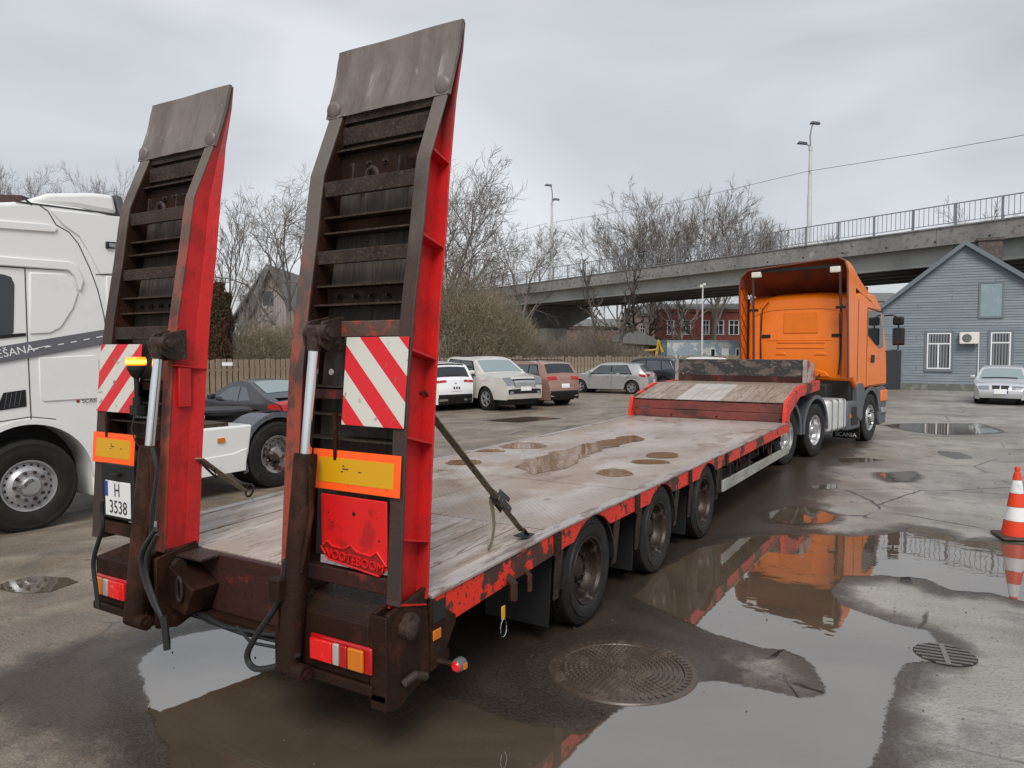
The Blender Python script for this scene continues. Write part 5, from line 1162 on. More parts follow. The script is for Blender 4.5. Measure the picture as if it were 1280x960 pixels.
def suv_rear(b=True): return [('tail_lamp', (-2.13, 1.03), (-2.19, .92), .46, .99, lampred), ('tail_lamp', (-2.13, 1.03), (-2.19, .92), -.99, -.46, lampred), ('rear_bumper', (-2.25, .56), (-2.19, .30), -.96, .96, blackpl), ('number_plate', (-2.225, .80), (-2.24, .68), -.27, .27, platew, .014)]
def finish_rear(o, hw, x=-2.2, z=.40, badge=True, c=chrome):
    m = K().box(x-.03, x+.0, -.68, -.42, z-.04, z+.02).box(x-.03, x+.0, .42, .68, z-.04, z+.02).build('exhaust_trim', c, o, bevel=.01)
    m['kind'] = 'stuff'
wpnt = carpaint('white_car_paint', (.78, .79, .80), 0); beig = carpaint('beige_car_paint', (.66, .63, .58), .25); copp = carpaint('copper_car_paint', (.36, .205, .155), .4)
silv = carpaint('silver_car_paint', (.46, .46, .455), .5); silv2 = carpaint('pale_silver_paint', (.60, .61, .63), .4); blk = carpaint('black_car_paint', (.018, .017, .022), .2); dgr = carpaint('dark_blue_grey_paint', (.035, .04, .05), .3)
# white SUV, seen from behind
c = gp(549, 22.6)+Vector(vdir(0, 1))*0
o, tp, spt, wf = car('parked_car', 'white compact SUV seen from behind, beside the right ramp', 'car', tuple(gp(528, 26.9)), ang(-.6, .8), 4.5, 1.84, SUVP, 1.06, wpnt, (1.36, -1.33), .345, suv_glass(), SUVS, nose=suv_front(), tail=suv_rear(), arch_trim=blackpl, lower=blackpl)
tp('bumper_trim', (-2.24, .42), (-2.23, .38), -.9, -.45, chrome, .02); tp('bumper_trim', (-2.24, .42), (-2.23, .38), .45, .9, chrome, .02)
tp('plate_marks', (-2.227, .765), (-2.235, .715), -.20, .20, lettd, .017) if False else None
for f0 in (-.2, -.06, .08): tp('plate_marks', (-2.229, .765), (-2.235, .715), f0, f0+.09, lettd, .02)
tp('rear_wiper', (-2.05, 1.18), (-2.04, 1.20), -.3, .35, blackpl, .02)
tp('roof_spoiler', (-1.74, 1.575), (-1.80, 1.53), -.86, .86, blackpl, .02)
tp('tailgate_gap', (-2.22, .86), (-2.222, .85), -.8, .8, seam, .012)
K().lathe([(-2.22, .055), (-2.23, .05), (-2.232, 0)], 20, c=(-.02, 0, .93)).build('round_badge', chrome, o, smooth=35)
# beige pickup
PIC = [(2.58, .42), (2.62, .60), (2.60, .95), (2.45, 1.13), (1.45, 1.26), (.72, 1.74), (.35, 1.83), (-.75, 1.83), (-1.0, 1.78), (-1.18, 1.32), (-1.25, 1.26), (-2.55, 1.24), (-2.62, .9), (-2.60, .5)]
p0 = gz(608, 513)
hd = ang(.6, -.8); hv = np.array([math.cos(hd), math.sin(hd), 0])
pc = Vector(p0)-Vector(hv)*1.62+Vector((-hv[1], hv[0], 0))*.9
o, tp, spt, wf = car('parked_pickup', 'beige double-cab pickup with chrome grille facing the camera', 'pickup', (pc.x, pc.y, 0), hd, 5.25, 1.95, PIC, 1.22, beig, (1.62, -1.48), .40,
    [('windscreen', (1.40, 1.29), (.76, 1.72), -.88, .88, wglass), ('rear_window', (-1.02, 1.74), (-1.15, 1.36), -.8, .8, cglass)],
    [('window_surround', [(-1.0, 1.18), (1.10, 1.18), (.66, 1.70), (-.90, 1.76)], blackpl, .003), ('side_glass', [(-.12, 1.20), (1.02, 1.20), (.60, 1.66), (-.08, 1.72)], cglass), ('side_glass', [(-.95, 1.20), (-.18, 1.20), (-.14, 1.72), (-.85, 1.70)], cglass), ('door_gap', seamq(1.05, .5, 1.08, 1.2), seam), ('door_gap', seamq(-.14, .46, -.15, 1.2), seam), ('door_gap', seamq(-1.15, .46, -1.15, 1.2), seam)],
    sill=.40, nose=[('grille', (2.605, .80), (2.53, 1.07), -.60, .60, blackpl, .01), ('headlamp', (2.60, .88), (2.46, 1.09), .60, .99, headl, .012), ('headlamp', (2.60, .88), (2.46, 1.09), -.99, -.60, headl, .012), ('lower_grille', (2.62, .60), (2.612, .72), -.92, .92, blackpl, .012), ('number_plate', (2.615, .68), (2.608, .79), -.30, .30, platew, .04)],
    tail=[], rimc=rimg, tumble=.20, group='cars parked along the fence')
for z in (.84, .91, .98): tp('grille_bar', (2.60, z), (2.59, z+.022), -.58, .58, rimg, .02)
tp('fog_lamp', (2.617, .62), (2.613, .70), .68, .84, headl, .02); tp('fog_lamp', (2.617, .62), (2.613, .70), -.84, -.68, headl, .02)
K().lathe([(0, .10), (.012, .095), (.014, 0)], 24, c=(2.635, 0, .92)).build('round_badge', chrome, o, smooth=35)
K().box(-.8, .1, -.62, .62, 1.865, 1.885).build('roof_bar', blackpl, o, bevel=.01) 
# copper SUV, rear three-quarter
hd = ang(-.62, .78); hv = Vector((math.cos(hd), math.sin(hd), 0)); lv = Vector((-hv.y, hv.x, 0))
p0 = Vector(gz(662, 507)); pc = p0+hv*1.33-lv*.9
o, tp, spt, wf = car('parked_car', 'copper brown SUV with dark alloy wheels seen from the rear', 'car', (pc.x, pc.y, 0), hd, 4.6, 1.88, [(x*1.02, z*1.0) for x, z in SUVP], 1.06, copp, (1.38, -1.36), .37, suv_glass(), SUVS, nose=suv_front(), tail=suv_rear(), arch_trim=blackpl, lower=blackpl, rimc=greypl)
finish_rear(o, .9, -2.26)
for s in (1, -1): K().tube([(.2, s*.62, 1.64), (.1, s*.62, 1.70), (-1.4, s*.62, 1.70), (-1.5, s*.62, 1.65)], .018, 7).build('roof_rail', blackpl, o, smooth=40)
K().lathe([(-2.25, .05), (-2.265, .045), (-2.267, 0)], 20, c=(0, 0, .96)).build('round_badge', chrome, o, smooth=35)
# silver hatchback
HAT = [(2.05, .24), (2.12, .42), (2.10, .58), (1.98, .74), (1.75, .84), (1.02, .98), (.30, 1.40), (0, 1.46), (-.7, 1.47), (-1.45, 1.40), (-1.62, 1.34), (-1.88, 1.02), (-2.02, .92), (-2.10, .66), (-2.10, .48), (-2.02, .24)]
pf = Vector(gz(729, 491)); pr = Vector(gz(784, 492.6)); hd = math.atan2((pf-pr).y, (pf-pr).x); hv = (pf-pr).normalized(); lv = Vector((-hv.y, hv.x, 0))
pc = (pf+pr)/2-lv*.86
o, tp, spt, wf = car('parked_car', 'silver hatchback seen side-on in front of the wooden fence', 'car', (pc.x, pc.y, 0), hd, 4.25, 1.79, HAT, .94, silv, (1.30, -1.33), .315,
    [('windscreen', (.98, 1.0), (.36, 1.37), -.86, .86, wglass), ('rear_window', (-1.64, 1.31), (-1.87, 1.04), -.84, .84, cglass)],
    [('window_surround', [(-1.36, .93), (.78, .92), (.27, 1.34), (-1.06, 1.37)], blackpl, .003), ('side_glass', [(-.30, .93), (.72, .95), (.22, 1.30), (-.26, 1.34)], cglass), ('side_glass', [(-1.30, .96), (-.36, .93), (-.32, 1.34), (-1.02, 1.33)], cglass), ('door_gap', seamq(.80, .34, .82, .93), seam), ('door_gap', seamq(-.32, .30, -.33, .93), seam), ('door_gap', seamq(-1.0, .66, -1.30, .95), seam)],
    sill=.22, nose=[('headlamp', (2.09, .60), (1.92, .77), .52, .97, headl), ('headlamp', (2.09, .60), (1.92, .77), -.97, -.52, headl), ('grille', (2.10, .56), (2.06, .64), -.5, .5, blackpl), ('lower_grille', (2.07, .28), (2.12, .42), -.7, .7, blackpl)],
    tail=[('tail_lamp', (-1.96, .96), (-2.06, .80), .55, .99, lampred), ('tail_lamp', (-1.96, .96), (-2.06, .80), -.99, -.55, lampred), ('number_plate', (-2.09, .62), (-2.10, .50), -.27, .27, platew, .014), ('rear_bumper', (-2.09, .40), (-2.03, .26), -.9, .9, blackpl)])
spt('tail_lamp', [(-2.0, .80), (-1.72, .84), (-1.66, .94), (-1.92, .98)], lampred)
# dark SUV behind it
hd2 = ang(-.80, .60); hv = Vector((math.cos(hd2), math.sin(hd2), 0)); lv = Vector((-hv.y, hv.x, 0))
pc = gp(809, 38.6)
o, tp, spt, wf = car('parked_car', 'dark grey SUV with chrome window line parked behind the silver hatchback', 'car', (pc.x, pc.y, 0), hd2, 4.5, 1.84, SUVP, 1.06, dgr, (1.36, -1.33), .35, suv_glass(), SUVS+[('window_trim', [(-1.9, 1.10), (-1.85, 1.16), (-1.62, 1.53), (-1.66, 1.53)], chrome)], nose=suv_front(), tail=suv_rear(), arch_trim=blackpl, lower=blackpl)
pc = gp(866, 42)
o, tp, spt, wf = car('parked_car', 'black SUV whose roof shows above the trailer bulkhead, left of the orange lorry', 'car', (pc.x, pc.y, 0), ang(-1, .25), 4.6, 1.88, [(x*1.02, z*1.03) for x, z in SUVP], 1.09, blk, (1.38, -1.36), .37, suv_glass(), SUVS, nose=suv_front(), tail=suv_rear(), arch_trim=blackpl, lower=blackpl)
# dark coupe at the left fence
COU = [(1.95, .26), (2.02, .42), (1.98, .58), (1.80, .74), (1.45, .84), (.85, .92), (.22, 1.27), (-.1, 1.34), (-.5, 1.32), (-1.25, 1.05), (-1.72, .90), (-1.95, .82), (-2.02, .60), (-2.0, .42), (-1.94, .26)]
hd = ang(-.80, .60); pc = gp(322, 18.6)
o, tp, spt, wf = car('parked_car', 'dark violet coupe with rounded roof beside the left fence', 'car', (pc.x, pc.y, 0), hd, 4.04, 1.78, COU, .86, blk, (1.20, -1.22), .325,
    [('windscreen', (.82, .94), (.26, 1.24), -.84, .84, cglass), ('rear_window', (-.56, 1.29), (-1.28, 1.04), -.80, .80, wglass)],
    [('side_glass', [(-.45, .87), (.55, .88), (.14, 1.16), (-.30, 1.22)], cglass), ('quarter_glass', [(-.95, .90), (-.50, .87), (-.36, 1.21), (-.60, 1.18)], cglass), ('door_gap', seamq(.62, .34, .66, .87), seam), ('door_gap', seamq(-.55, .34, -.58, .87), seam)],
    sill=.2, nose=[('headlamp', (1.98, .56), (1.72, .76), .55, .95, headl), ('headlamp', (1.98, .56), (1.72, .76), -.95, -.55, headl)],
    tail=[('tail_lamp', (-1.82, .875), (-2.0, .70), .52, .99, lampred), ('tail_lamp', (-1.82, .875), (-2.0, .70), -.99, -.52, lampred), ('number_plate', (-2.0, .68), (-2.02, .58), -.27, .27, platew, .014)], tumble=.30)
spt('tail_lamp', [(-1.98, .70), (-1.62, .74), (-1.66, .84), (-1.9, .84)], lampred)
K().bar((-1.62, -.6, .97), (-1.62, .6, .97), .14, .02, (0, 0, 1)).build('spoiler', blk, o, bevel=.008)
# silver estate on the right, facing the camera
pc = gp(1254, 29.6)
WAG = [(2.2, .26), (2.26, .42), (2.24, .58), (2.14, .70), (2.0, .78), (1.0, .94), (.32, 1.36), (0, 1.42), (-.9, 1.44), (-1.95, 1.40), (-2.15, .95), (-2.25, .6), (-2.2, .28)]
o, tp, spt, wf = car('parked_car', 'pale silver estate car facing the camera in front of the grey house', 'car', (pc.x, pc.y, 0), ang(-.70, -1), 4.5, 1.78, WAG, .92, silv2, (1.38, -1.25), .31,
    [('windscreen', (.97, .955), (.38, 1.33), -.86, .86, wglass), ('rear_window', (-1.98, 1.36), (-2.13, 1.0), -.84, .84, cglass)],
    [('side_glass', [(-.35, .91), (.70, .92), (.22, 1.27), (-.30, 1.32)], cglass), ('side_glass', [(-1.25, .92), (-.40, .91), (-.36, 1.32), (-1.2, 1.32)], cglass), ('quarter_glass', [(-1.95, .94), (-1.32, .92), (-1.27, 1.32), (-1.78, 1.30)], cglass), ('door_gap', seamq(.78, .34, .8, .9), seam), ('door_gap', seamq(-.36, .3, -.37, .9), seam)],
    sill=.21, nose=[('headlamp', (2.235, .59), (2.12, .71), .50, .97, headl), ('headlamp', (2.235, .59), (2.12, .71), -.97, -.50, headl), ('grille', (2.235, .60), (2.16, .69), -.36, -.03, blackpl, .012), ('grille', (2.235, .60), (2.16, .69), .03, .36, blackpl, .012), ('lower_grille', (2.22, .30), (2.25, .36), -.5, .5, blackpl), ('number_plate', (2.255, .44), (2.25, .55), -.30, .30, platew, .035)], tail=[])
K().box(2.32, 2.327, .20, .245, .445, .545).build('plate_band', plateb, o)
tp('wiper', (1.0, .955), (.96, .98), -.75, .6, blackpl, .016)

# ================================================================== FENCE
FA = np.array(gd(238, 437, 23.6)); FB = np.array(gd(452, 437, 29.6)); FC = np.array(gd(846, 437, 41)); FD = np.array(gd(930, 437, 44))
fence_slats = 0
def fence(A, B, label, zt=1.75):
    global fence_slats
    A = np.array([A[0], A[1], 0]); B = np.array([B[0], B[1], 0]); L_ = np.linalg.norm(B-A); a = math.atan2(B[1]-A[1], B[0]-A[0])
    o = thing('wooden_fence', label, 'fence', tuple(A), a, 'wooden fence runs round the car park'); rs = random.Random(int(L_*10))
    meshes = []
    for k in range(5):
        h = zt+rs.uniform(-.03, .03); w = .155; t = rs.uniform(-.01, .01)
        meshes.append(MB().prism([(-w/2, .05), (w/2, .05), (w/2+t, h), (-w/2+t, h+rs.uniform(-.02, .02))], 'y', 0, .024).mesh('slat', fencew))
    n = int(L_/.215)
    for k in range(n):
        s = link('slat', meshes[rs.randrange(5)], o, loc=(k*.215+.1+rs.uniform(-.01, .01), -.03-(k % 2)*.0, rs.uniform(-.02, .02))); fence_slats += 1
    for z in (.45, 1.38): K().box(0, L_, 0, .04, z, z+.08).build('fence_rail', fencew, o)
    x = 1.0
    while x < L_: K().box(x-.05, x+.05, .04, .12, 0, zt-.1).build('fence_post', fencew, o); x += 2.6
    return o
fence(FA, FB, 'weathered board fence behind the dark coupe, between the ramps', 1.78)
fence(FB, FC, 'long wooden board fence behind the parked cars')
fence(FC, FD, 'far short run of board fence left of the orange lorry')
for k, (x, y, d) in enumerate(((284, 455, 24.2), (715, 456, 36.4), (748, 453, 37.6), (779, 453, 38.6), (628, 455, 33.8))):
    p = gd(x, y, d); dv = Vector(vdir(.4, -1)); q = K().box(-.17, .17, -.006, 0, -.06, .06).build('fence_sign', pvc, None, loc=tuple(p), rz=math.atan2(FC[1]-FB[1], FC[0]-FB[0]))
    tag(q, ['small white number plate on the fence above the dark coupe', 'small white number plate on the fence beside the copper SUV', 'small white number plate on the fence over the silver hatchback bonnet', 'small white number plate on the fence over the silver hatchback roof', 'small white number plate on the fence behind the beige pickup'][k], 'sign', 'numbered parking plates on the fence')

# ================================================================== TREES, BUSHES
def grow(m, p, d, ln, rad, lev, rs, P, minr):
    segs = 4 if lev > 2 else (3 if lev > 0 else 2)
    pts = [p]; rr = [rad]; q = p; dd = d
    for i in range(segs):
        dd = (dd+Vector((rs.gauss(0, P['kink']), rs.gauss(0, P['kink']), rs.gauss(0, P['kink'])+P['up']*(1 if lev < P['lev'] else .4)))).normalized()
        q = q+dd*ln/segs; pts.append(q); rr.append(max(minr*(.55 if lev < 2 else 1), rad*(1-(i+1)/segs*(.55 if lev > 1 else .6))))
    m.tube(pts, rr, 6 if lev == P['lev'] else (4 if lev > 2 else 3), caps=False)
    if lev == 0: return
    nb = P['n'][P['lev']-lev]
    for k in range(nb):
        t = P['start'] if lev == P['lev'] else .25; t = t+(1-t)*(k+rs.random())/nb; i = min(segs-1, int(t*segs)); f = t*segs-i
        bp = pts[i].lerp(pts[i+1], f); ax = (pts[i+1]-pts[i]).normalized()
        per = ax.cross(Vector((rs.gauss(0, 1), rs.gauss(0, 1), rs.gauss(0, 1)))).normalized(); a = P['ang']*rs.uniform(.7, 1.3)
        nd = (ax*math.cos(a)+per*math.sin(a)).normalized()
        grow(m, bp, nd, ln*P['ratio']*rs.uniform(.75, 1.2)*(1.15-.4*t), max(minr, rr[i]*.62), lev-1, rs, P, minr)
TM = {}
def tree_mesh(key, H, seed, **kw):
    P = dict(lev=4, n=(9, 6, 5, 5), ang=.6, ratio=.55, up=.10, kink=.12, start=.3, rad=None, minr=.012, trunk=.62); P.update(kw)
    rs = random.Random(seed); m = MB(); t = MB()
    rad = P['rad'] or H*.018; nm = (P.get('mat') or bark)
    # trunk separately
    pts = [Vector((0, 0, -.1))]; d = Vector((0, 0, 1)); rr = [rad*1.25]; n = 8
    for i in range(n):
        d = (d+Vector((rs.gauss(0, .05), rs.gauss(0, .05), 0))).normalized(); pts.append(pts[-1]+d*H*P['trunk']/n); rr.append(rad*(1-.75*(i+1)/n))
    t.tube(pts, rr, 8, caps=False)
    nb = P['n'][0]
    for k in range(nb):
        f = P['start']+(1-P['start'])*(k+rs.random()*.8)/nb; i = min(n-1, int(f*n)); bp = pts[i].lerp(pts[i+1], f*n-i)
        a = 2.4*k+rs.random(); an = P['ang']*rs.uniform(.8, 1.25)*(1.1-.5*f); nd = Vector((math.cos(a)*math.sin(an), math.sin(a)*math.sin(an), math.cos(an)))
        grow(m, bp, nd, H*P['ratio']*.72*rs.uniform(.7, 1.1)*(1.15-.35*f), max(P['minr'], rr[i]*.55), P['lev']-1, rs, {**P, 'lev': P['lev']-1, 'n': P['n'][1:]}, P['minr'])
    zt = float(np.percentile([v[2] for v in m.v], 98.5)); f = H/zt; m.v = [(x*f, y*f, z*f) for x, y, z in m.v]; t.v = [(x*f, y*f, z*f) for x, y, z in t.v]
    TM[key] = (t.mesh('trunk', nm), m.mesh('crown', nm))
def tree(key, x, d, label, s=1.0, rz=0, sx=1, group='bare trees round the yard', z=0, cat='tree', name='bare_tree'):
    p = gd(x, 437, d); o = thing(name, label, cat, (p[0], p[1], z), rz, group); o.scale = (s*sx, s*sx, s)
    tm, cm = TM[key]; link('trunk', tm, o); link('crown', cm, o); return o
tree_mesh('tall_a', 20, 11, lev=5, n=(10, 5, 5, 4, 3), ang=.50, ratio=.62, up=.05, kink=.10, start=.22, minr=.016, rad=.30, trunk=.5)
tree_mesh('tall_b', 20, 12, lev=5, n=(10, 5, 5, 4, 3), ang=.55, ratio=.60, up=.06, kink=.10, start=.25, minr=.016, rad=.32, trunk=.5)
tree_mesh('oak', 9.6, 21, lev=5, n=(8, 5, 5, 4, 4), ang=.75, ratio=.62, up=.04, kink=.2, start=.28, minr=.006, rad=.2, trunk=.5)
tree_mesh('round', 11, 22, lev=5, n=(9, 5, 5, 5, 4), ang=.68, ratio=.60, up=.05, kink=.14, start=.25, minr=.007, rad=.17, trunk=.5)
tree_mesh('slender', 9, 23, lev=4, n=(14, 6, 5, 4), ang=.5, ratio=.46, up=.08, start=.3, minr=.006, rad=.09, mat=bark2)
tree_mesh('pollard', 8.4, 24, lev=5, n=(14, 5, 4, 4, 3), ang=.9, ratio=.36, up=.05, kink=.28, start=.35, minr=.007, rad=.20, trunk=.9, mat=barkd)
LB = 'bare trees behind the bridge'
for x, d, key, H, rz, sx, lab in ((775, 96, 'tall_a', 19.0, 0, 1.0, 'leftmost tall bare tree of the group behind the bridge'), (815, 98, 'tall_b', 22.2, 2, 1.0, 'tall bare tree behind the bridge, second from the left'), (850, 97, 'tall_a', 21.5, 3, .9, 'tall bare tree in the middle of the group behind the bridge'), (890, 100, 'tall_b', 22.4, 4, 1.0, 'widest tall bare tree behind the bridge, left of the lorry deflector'),
                          (944, 104, 'tall_a', 20.5, 5, 1.0, 'bare tree behind the bridge above the left part of the orange cab'), (985, 108, 'tall_b', 19.6, 1, .9, 'bare tree behind the bridge just left of the right street lamp'), (1020, 110, 'tall_a', 18.0, 2.6, .8, 'small bare tree behind the bridge at the foot of the right street lamp')):
    tree(key, x, d, lab, H/20, rz, sx, LB)
tree('round', 644, 80, 'round bare tree at the left end of the bridge railing', 15.4/11, 1, .95, LB)
tree('slender', 1226, 62, 'small birch twigs showing over the bridge railing at the right', 14.4/9, 2, .9, LB)
tree('slender', 1200, 66, 'thin bare sapling behind the bridge railing at the right', 13.0/9, 4, .6, LB)
tree('oak', 362, 36, 'gnarled bare tree seen between the two ramps', 10.2/9.6, 1.2, .85)
tree('slender', 276, 44, 'slender bare tree left of the gnarled one between the ramps', 11.4/9, 2, 1.0)
tree('slender', 322, 33, 'low bare sapling in front of the gable of the old house', 5.6/9, 5, 1.0)
tree('round', 560, 40, 'big bare tree whose branches reach out right of the right ramp', 12.2/11, 2, 1.0)
tree('slender', 590, 44, 'thin bare tree between the right ramp and the round tree', 9.6/9, 3, 1.3)
tree('pollard', 774, 54, 'gnarled knotty tree standing in front of the bridge', 1.12, 0, 1.0, 'knotty trees in front of the bridge')
tree('pollard', 748, 55, 'leaning knotty tree in front of the bridge, left of the other', 1.12, 2.2, .8, 'knotty trees in front of the bridge').rotation_euler = (0, .06, 2.2)
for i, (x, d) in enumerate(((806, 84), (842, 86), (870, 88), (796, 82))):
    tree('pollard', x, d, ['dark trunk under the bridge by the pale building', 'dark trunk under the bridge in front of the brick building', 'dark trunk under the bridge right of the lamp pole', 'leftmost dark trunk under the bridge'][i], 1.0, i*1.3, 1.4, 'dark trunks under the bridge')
for i, (x, d, h) in enumerate(((5, 52, 15.0), (64, 60, 14.6), (98, 60, 14.3), (140, 50, 13.2), (163, 46, 13.2))):
    tree('oak' if i % 2 else 'round', x, d, ['bare tree top above the dark roof at the left edge', 'bare twigs showing over the white cab roof, leftmost', 'bare twigs showing over the middle of the white cab', 'bare tree top over the white cab deflector', 'bare tree close to the left ramp'][i], h/(9.6 if i % 2 else 11)*.95, i, .55, 'bare trees behind the white lorry')
def bush_mesh(key, Wd, H, n, seed, mat_=twig, leaf=False):
    rs = random.Random(seed); V = []; F = []
    for i in range(n):
        a = rs.uniform(0, 6.28); r = math.sqrt(rs.random()); x = r*Wd/2*math.cos(a); y = r*Wd/2*.55*math.sin(a); hz = H*(1-.35*r*r)*rs.uniform(.75, 1.02)
        z = hz*rs.random()**.7; p = Vector((x, y, z)); d = Vector((x/Wd*1.2+rs.gauss(0, .45), y/Wd+rs.gauss(0, .45), 1.0+rs.gauss(0, .5))).normalized()
        ln = rs.uniform(.35, .9)*min(1, H/2.5); w = rs.uniform(.006, .013)
        for s in range(3):
            d = (d+Vector((rs.gauss(0, .3), rs.gauss(0, .3), rs.gauss(0, .25)))).normalized(); q = p+d*ln/3
            t = d.cross(Vector((rs.gauss(0, 1), rs.gauss(0, 1), rs.gauss(0, 1)))).normalized()*w; t2 = d.cross(t).normalized()*w*.8; b = len(V)
            V += [tuple(p+t), tuple(p-t*.5+t2), tuple(p-t*.5-t2), tuple(q)]; F += [(b, b+1, b+3), (b+1, b+2, b+3), (b+2, b, b+3)]; p = q-d*.02; w *= .8
    me = bpy.data.meshes.new('twigs'); me.from_pydata(V, [], F); me.materials.append(mat_); me.update(); TM[key] = me
bush_mesh('bush_a', 4.6, 4.4, 15000, 1); bush_mesh('bush_b', 4.8, 5.2, 15000, 2); bush_mesh('bush_low', 5.0, 2.6, 9000, 3, mk('dark_bush_twigs', (.19, .155, .12), .9))
def leafy(key, Wd, H, n, seed, mat_):
    rs = random.Random(seed); V = []; F = []
    for i in range(n):
        a = rs.uniform(0, 6.28); z = H*rs.random(); R_ = Wd/2*(1-.25*(z/H)**3)*(1+.18*math.sin(z*4+a*2)); r = R_*math.sqrt(rs.uniform(.35, 1)); p = Vector((r*math.cos(a), r*math.sin(a), z)); d = Vector((math.cos(a)*.5+rs.gauss(0, .4), math.sin(a)*.5+rs.gauss(0, .4), 1)).normalized()
        t = d.cross(Vector((rs.gauss(0, 1), rs.gauss(0, 1), rs.gauss(0, 1)))).normalized(); l = rs.uniform(.06, .15); w = rs.uniform(.02, .04); b = len(V)
        V += [tuple(p+t*w), tuple(p-t*w), tuple(p+d*l)]; F += [(b, b+1, b+2)]
    me = bpy.data.meshes.new('foliage'); me.from_pydata(V, [], F); me.materials.append(mat_); me.update(); TM[key] = me
leafy('thuja_g', 1.0, 5.4, 16000, 5, thujag); leafy('thuja_b', 1.05, 4.6, 16000, 6, thujab)
def bush(key, x, d, label, s=1, sz=1, rz=0, cat='bush', name='bare_bush', group='bare bushes behind the fence'):
    p = gd(x, 437, d); o = thing(name, label, cat, (p[0], p[1], 0), YAW+rz, group); o.scale = (s, s, s*sz); link('foliage' if 'thuja' in key else 'twigs', TM[key], o); return o
BL = [('bush_a', 296, 29.5, 'dense bare bush behind the fence next to the brown conifer', .95, .78, 0), ('bush_b', 345, 30.5, 'dense bare bush behind the fence in front of the old house', 1, .62, 1.5), ('bush_a', 400, 31.5, 'dense bare bush partly behind the right ramp', 1, .85, 3),
      ('bush_b', 566, 35.0, 'tall dense bare bush right of the right ramp', 1.05, 1.12, 0), ('bush_b', 612, 37, 'tall dense bare bush above the copper SUV', 1.0, 1.0, 2.4), ('bush_a', 640, 40, 'bushy thicket at the left foot of the bridge', .95, 1.0, 1),
      ('bush_low', 690, 44, 'low thicket in front of the bridge pier', 1.0, 1.1, 0), ('bush_low', 738, 46, 'low thicket under the knotty trees', 1.1, 1.15, 2), ('bush_low', 786, 48, 'low thicket left of the yellow digger', .9, 1.0, 4), ('bush_low', 655, 42, 'low thicket between the tall bushes and the pier', 1.0, 1.2, 5)]
for b in BL: bush(b[0], b[1], b[2], b[3], b[4], b[5], b[6])
bush('thuja_b', 268, 28, 'reddish brown conifer column right beside the left ramp', 1.0, 1.0, 0, 'conifer', 'conifer', 'conifers by the old house')
bush('thuja_g', 279, 29, 'greenish conifer column behind the reddish one', .8, 1.0, 1, 'conifer', 'conifer', 'conifers by the old house')

# ================================================================== BRIDGE
BD = np.array(vdir(-.54, .84)); BP = np.array(gd(690, 437, 77)); BP[2] = 0; BN = np.array([BD[1], -BD[0], 0])      # BN towards the far side?
if BN@_fw < 0: BN = -BN
def bz(t): return 0
br = thing('road_bridge', 'long grey concrete road bridge with metal railing crossing behind the yard', 'bridge', tuple(BP), math.atan2(BD[1], BD[0]))
SGN = 1 if (np.array([-BD[1], BD[0], 0])@_fw) > 0 else -1     # local +y direction times SGN points away from the camera
def bb(t0, t1, n0, n1, z0, z1): a, b = sorted((n0*SGN, n1*SGN)); return K().box(t0, t1, a, b, z0, z1)
T0, T1 = -75, 150
# fascia slabs (separate castings with joints)
t = T0; 
while t < T1:
    L_ = 9.0; bb(t+.01, t+L_-.01, 0, .35, 8.25, 9.28).build('parapet_slab', conc, br); t += L_
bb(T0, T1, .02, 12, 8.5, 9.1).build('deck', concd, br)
bb(T0, T1, -.06, .40, 9.282, 9.36).build('kerb_cap', conc, br)
for i, n in enumerate((.9, 3.2, 5.5, 7.8, 10.1)):
    m = bb(T0, T1, n, n+.35, 7.30, 8.48); a, b = sorted(((n-.12)*SGN, (n+.47)*SGN)); m.box(T0, T1, a, b, 7.16, 7.298)
    m.build('girder', concl if i == 0 else concd, br)  # lit outer girder in the lighter concrete, shaded inner ones in the darker
m = K(); t = T0
while t < T1: a, b = sorted((-.003*SGN, .06*SGN)); m.box(t, t+.14, a, b, 8.46, 8.56); t += 3.0
m.build('drain_holes', blackm, br)['kind'] = 'stuff'
for (y0, y1) in ((.12, .17), ):
    for z0, z1 in ((10.60, 10.66), (9.52, 9.56)): bb(T0, T1, y0, y1, z0, z1).build('handrail', railm, br)
    t = T0; k = 0; pm = None
    while t < T1:
        if pm is None: pm = bb(-.05, .05, .09, .2, 9.36, 10.62).mesh('railing_post', railm)
        link('railing_post', pm, br, loc=(t, 0, 0)); t += 2.5
    m = K(); t = T0
    while t < T1: a, b = sorted((.135*SGN, .16*SGN)); m.box(t, t+.028, a, b, 9.56, 10.6); t += .29
    m.build('balusters', railm, br)['kind'] = 'stuff'
bb(T0, T1, 11.8, 11.9, 9.1, 10.5).build('far_barrier', railm, br) if False else None
for t in (8.1, -27, 43, 78):
    q = [(-5.2, 7.15), (5.2, 7.15), (5.2, 6.2), (1.6, 4.6), (-1.6, 4.6), (-5.2, 6.2)]
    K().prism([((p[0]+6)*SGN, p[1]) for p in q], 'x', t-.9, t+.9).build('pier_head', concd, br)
    a, b = sorted((4.6*SGN, 7.4*SGN)); K().box(t-.8, t+.8, a, b, 0, 4.6).build('pier', concl, br)
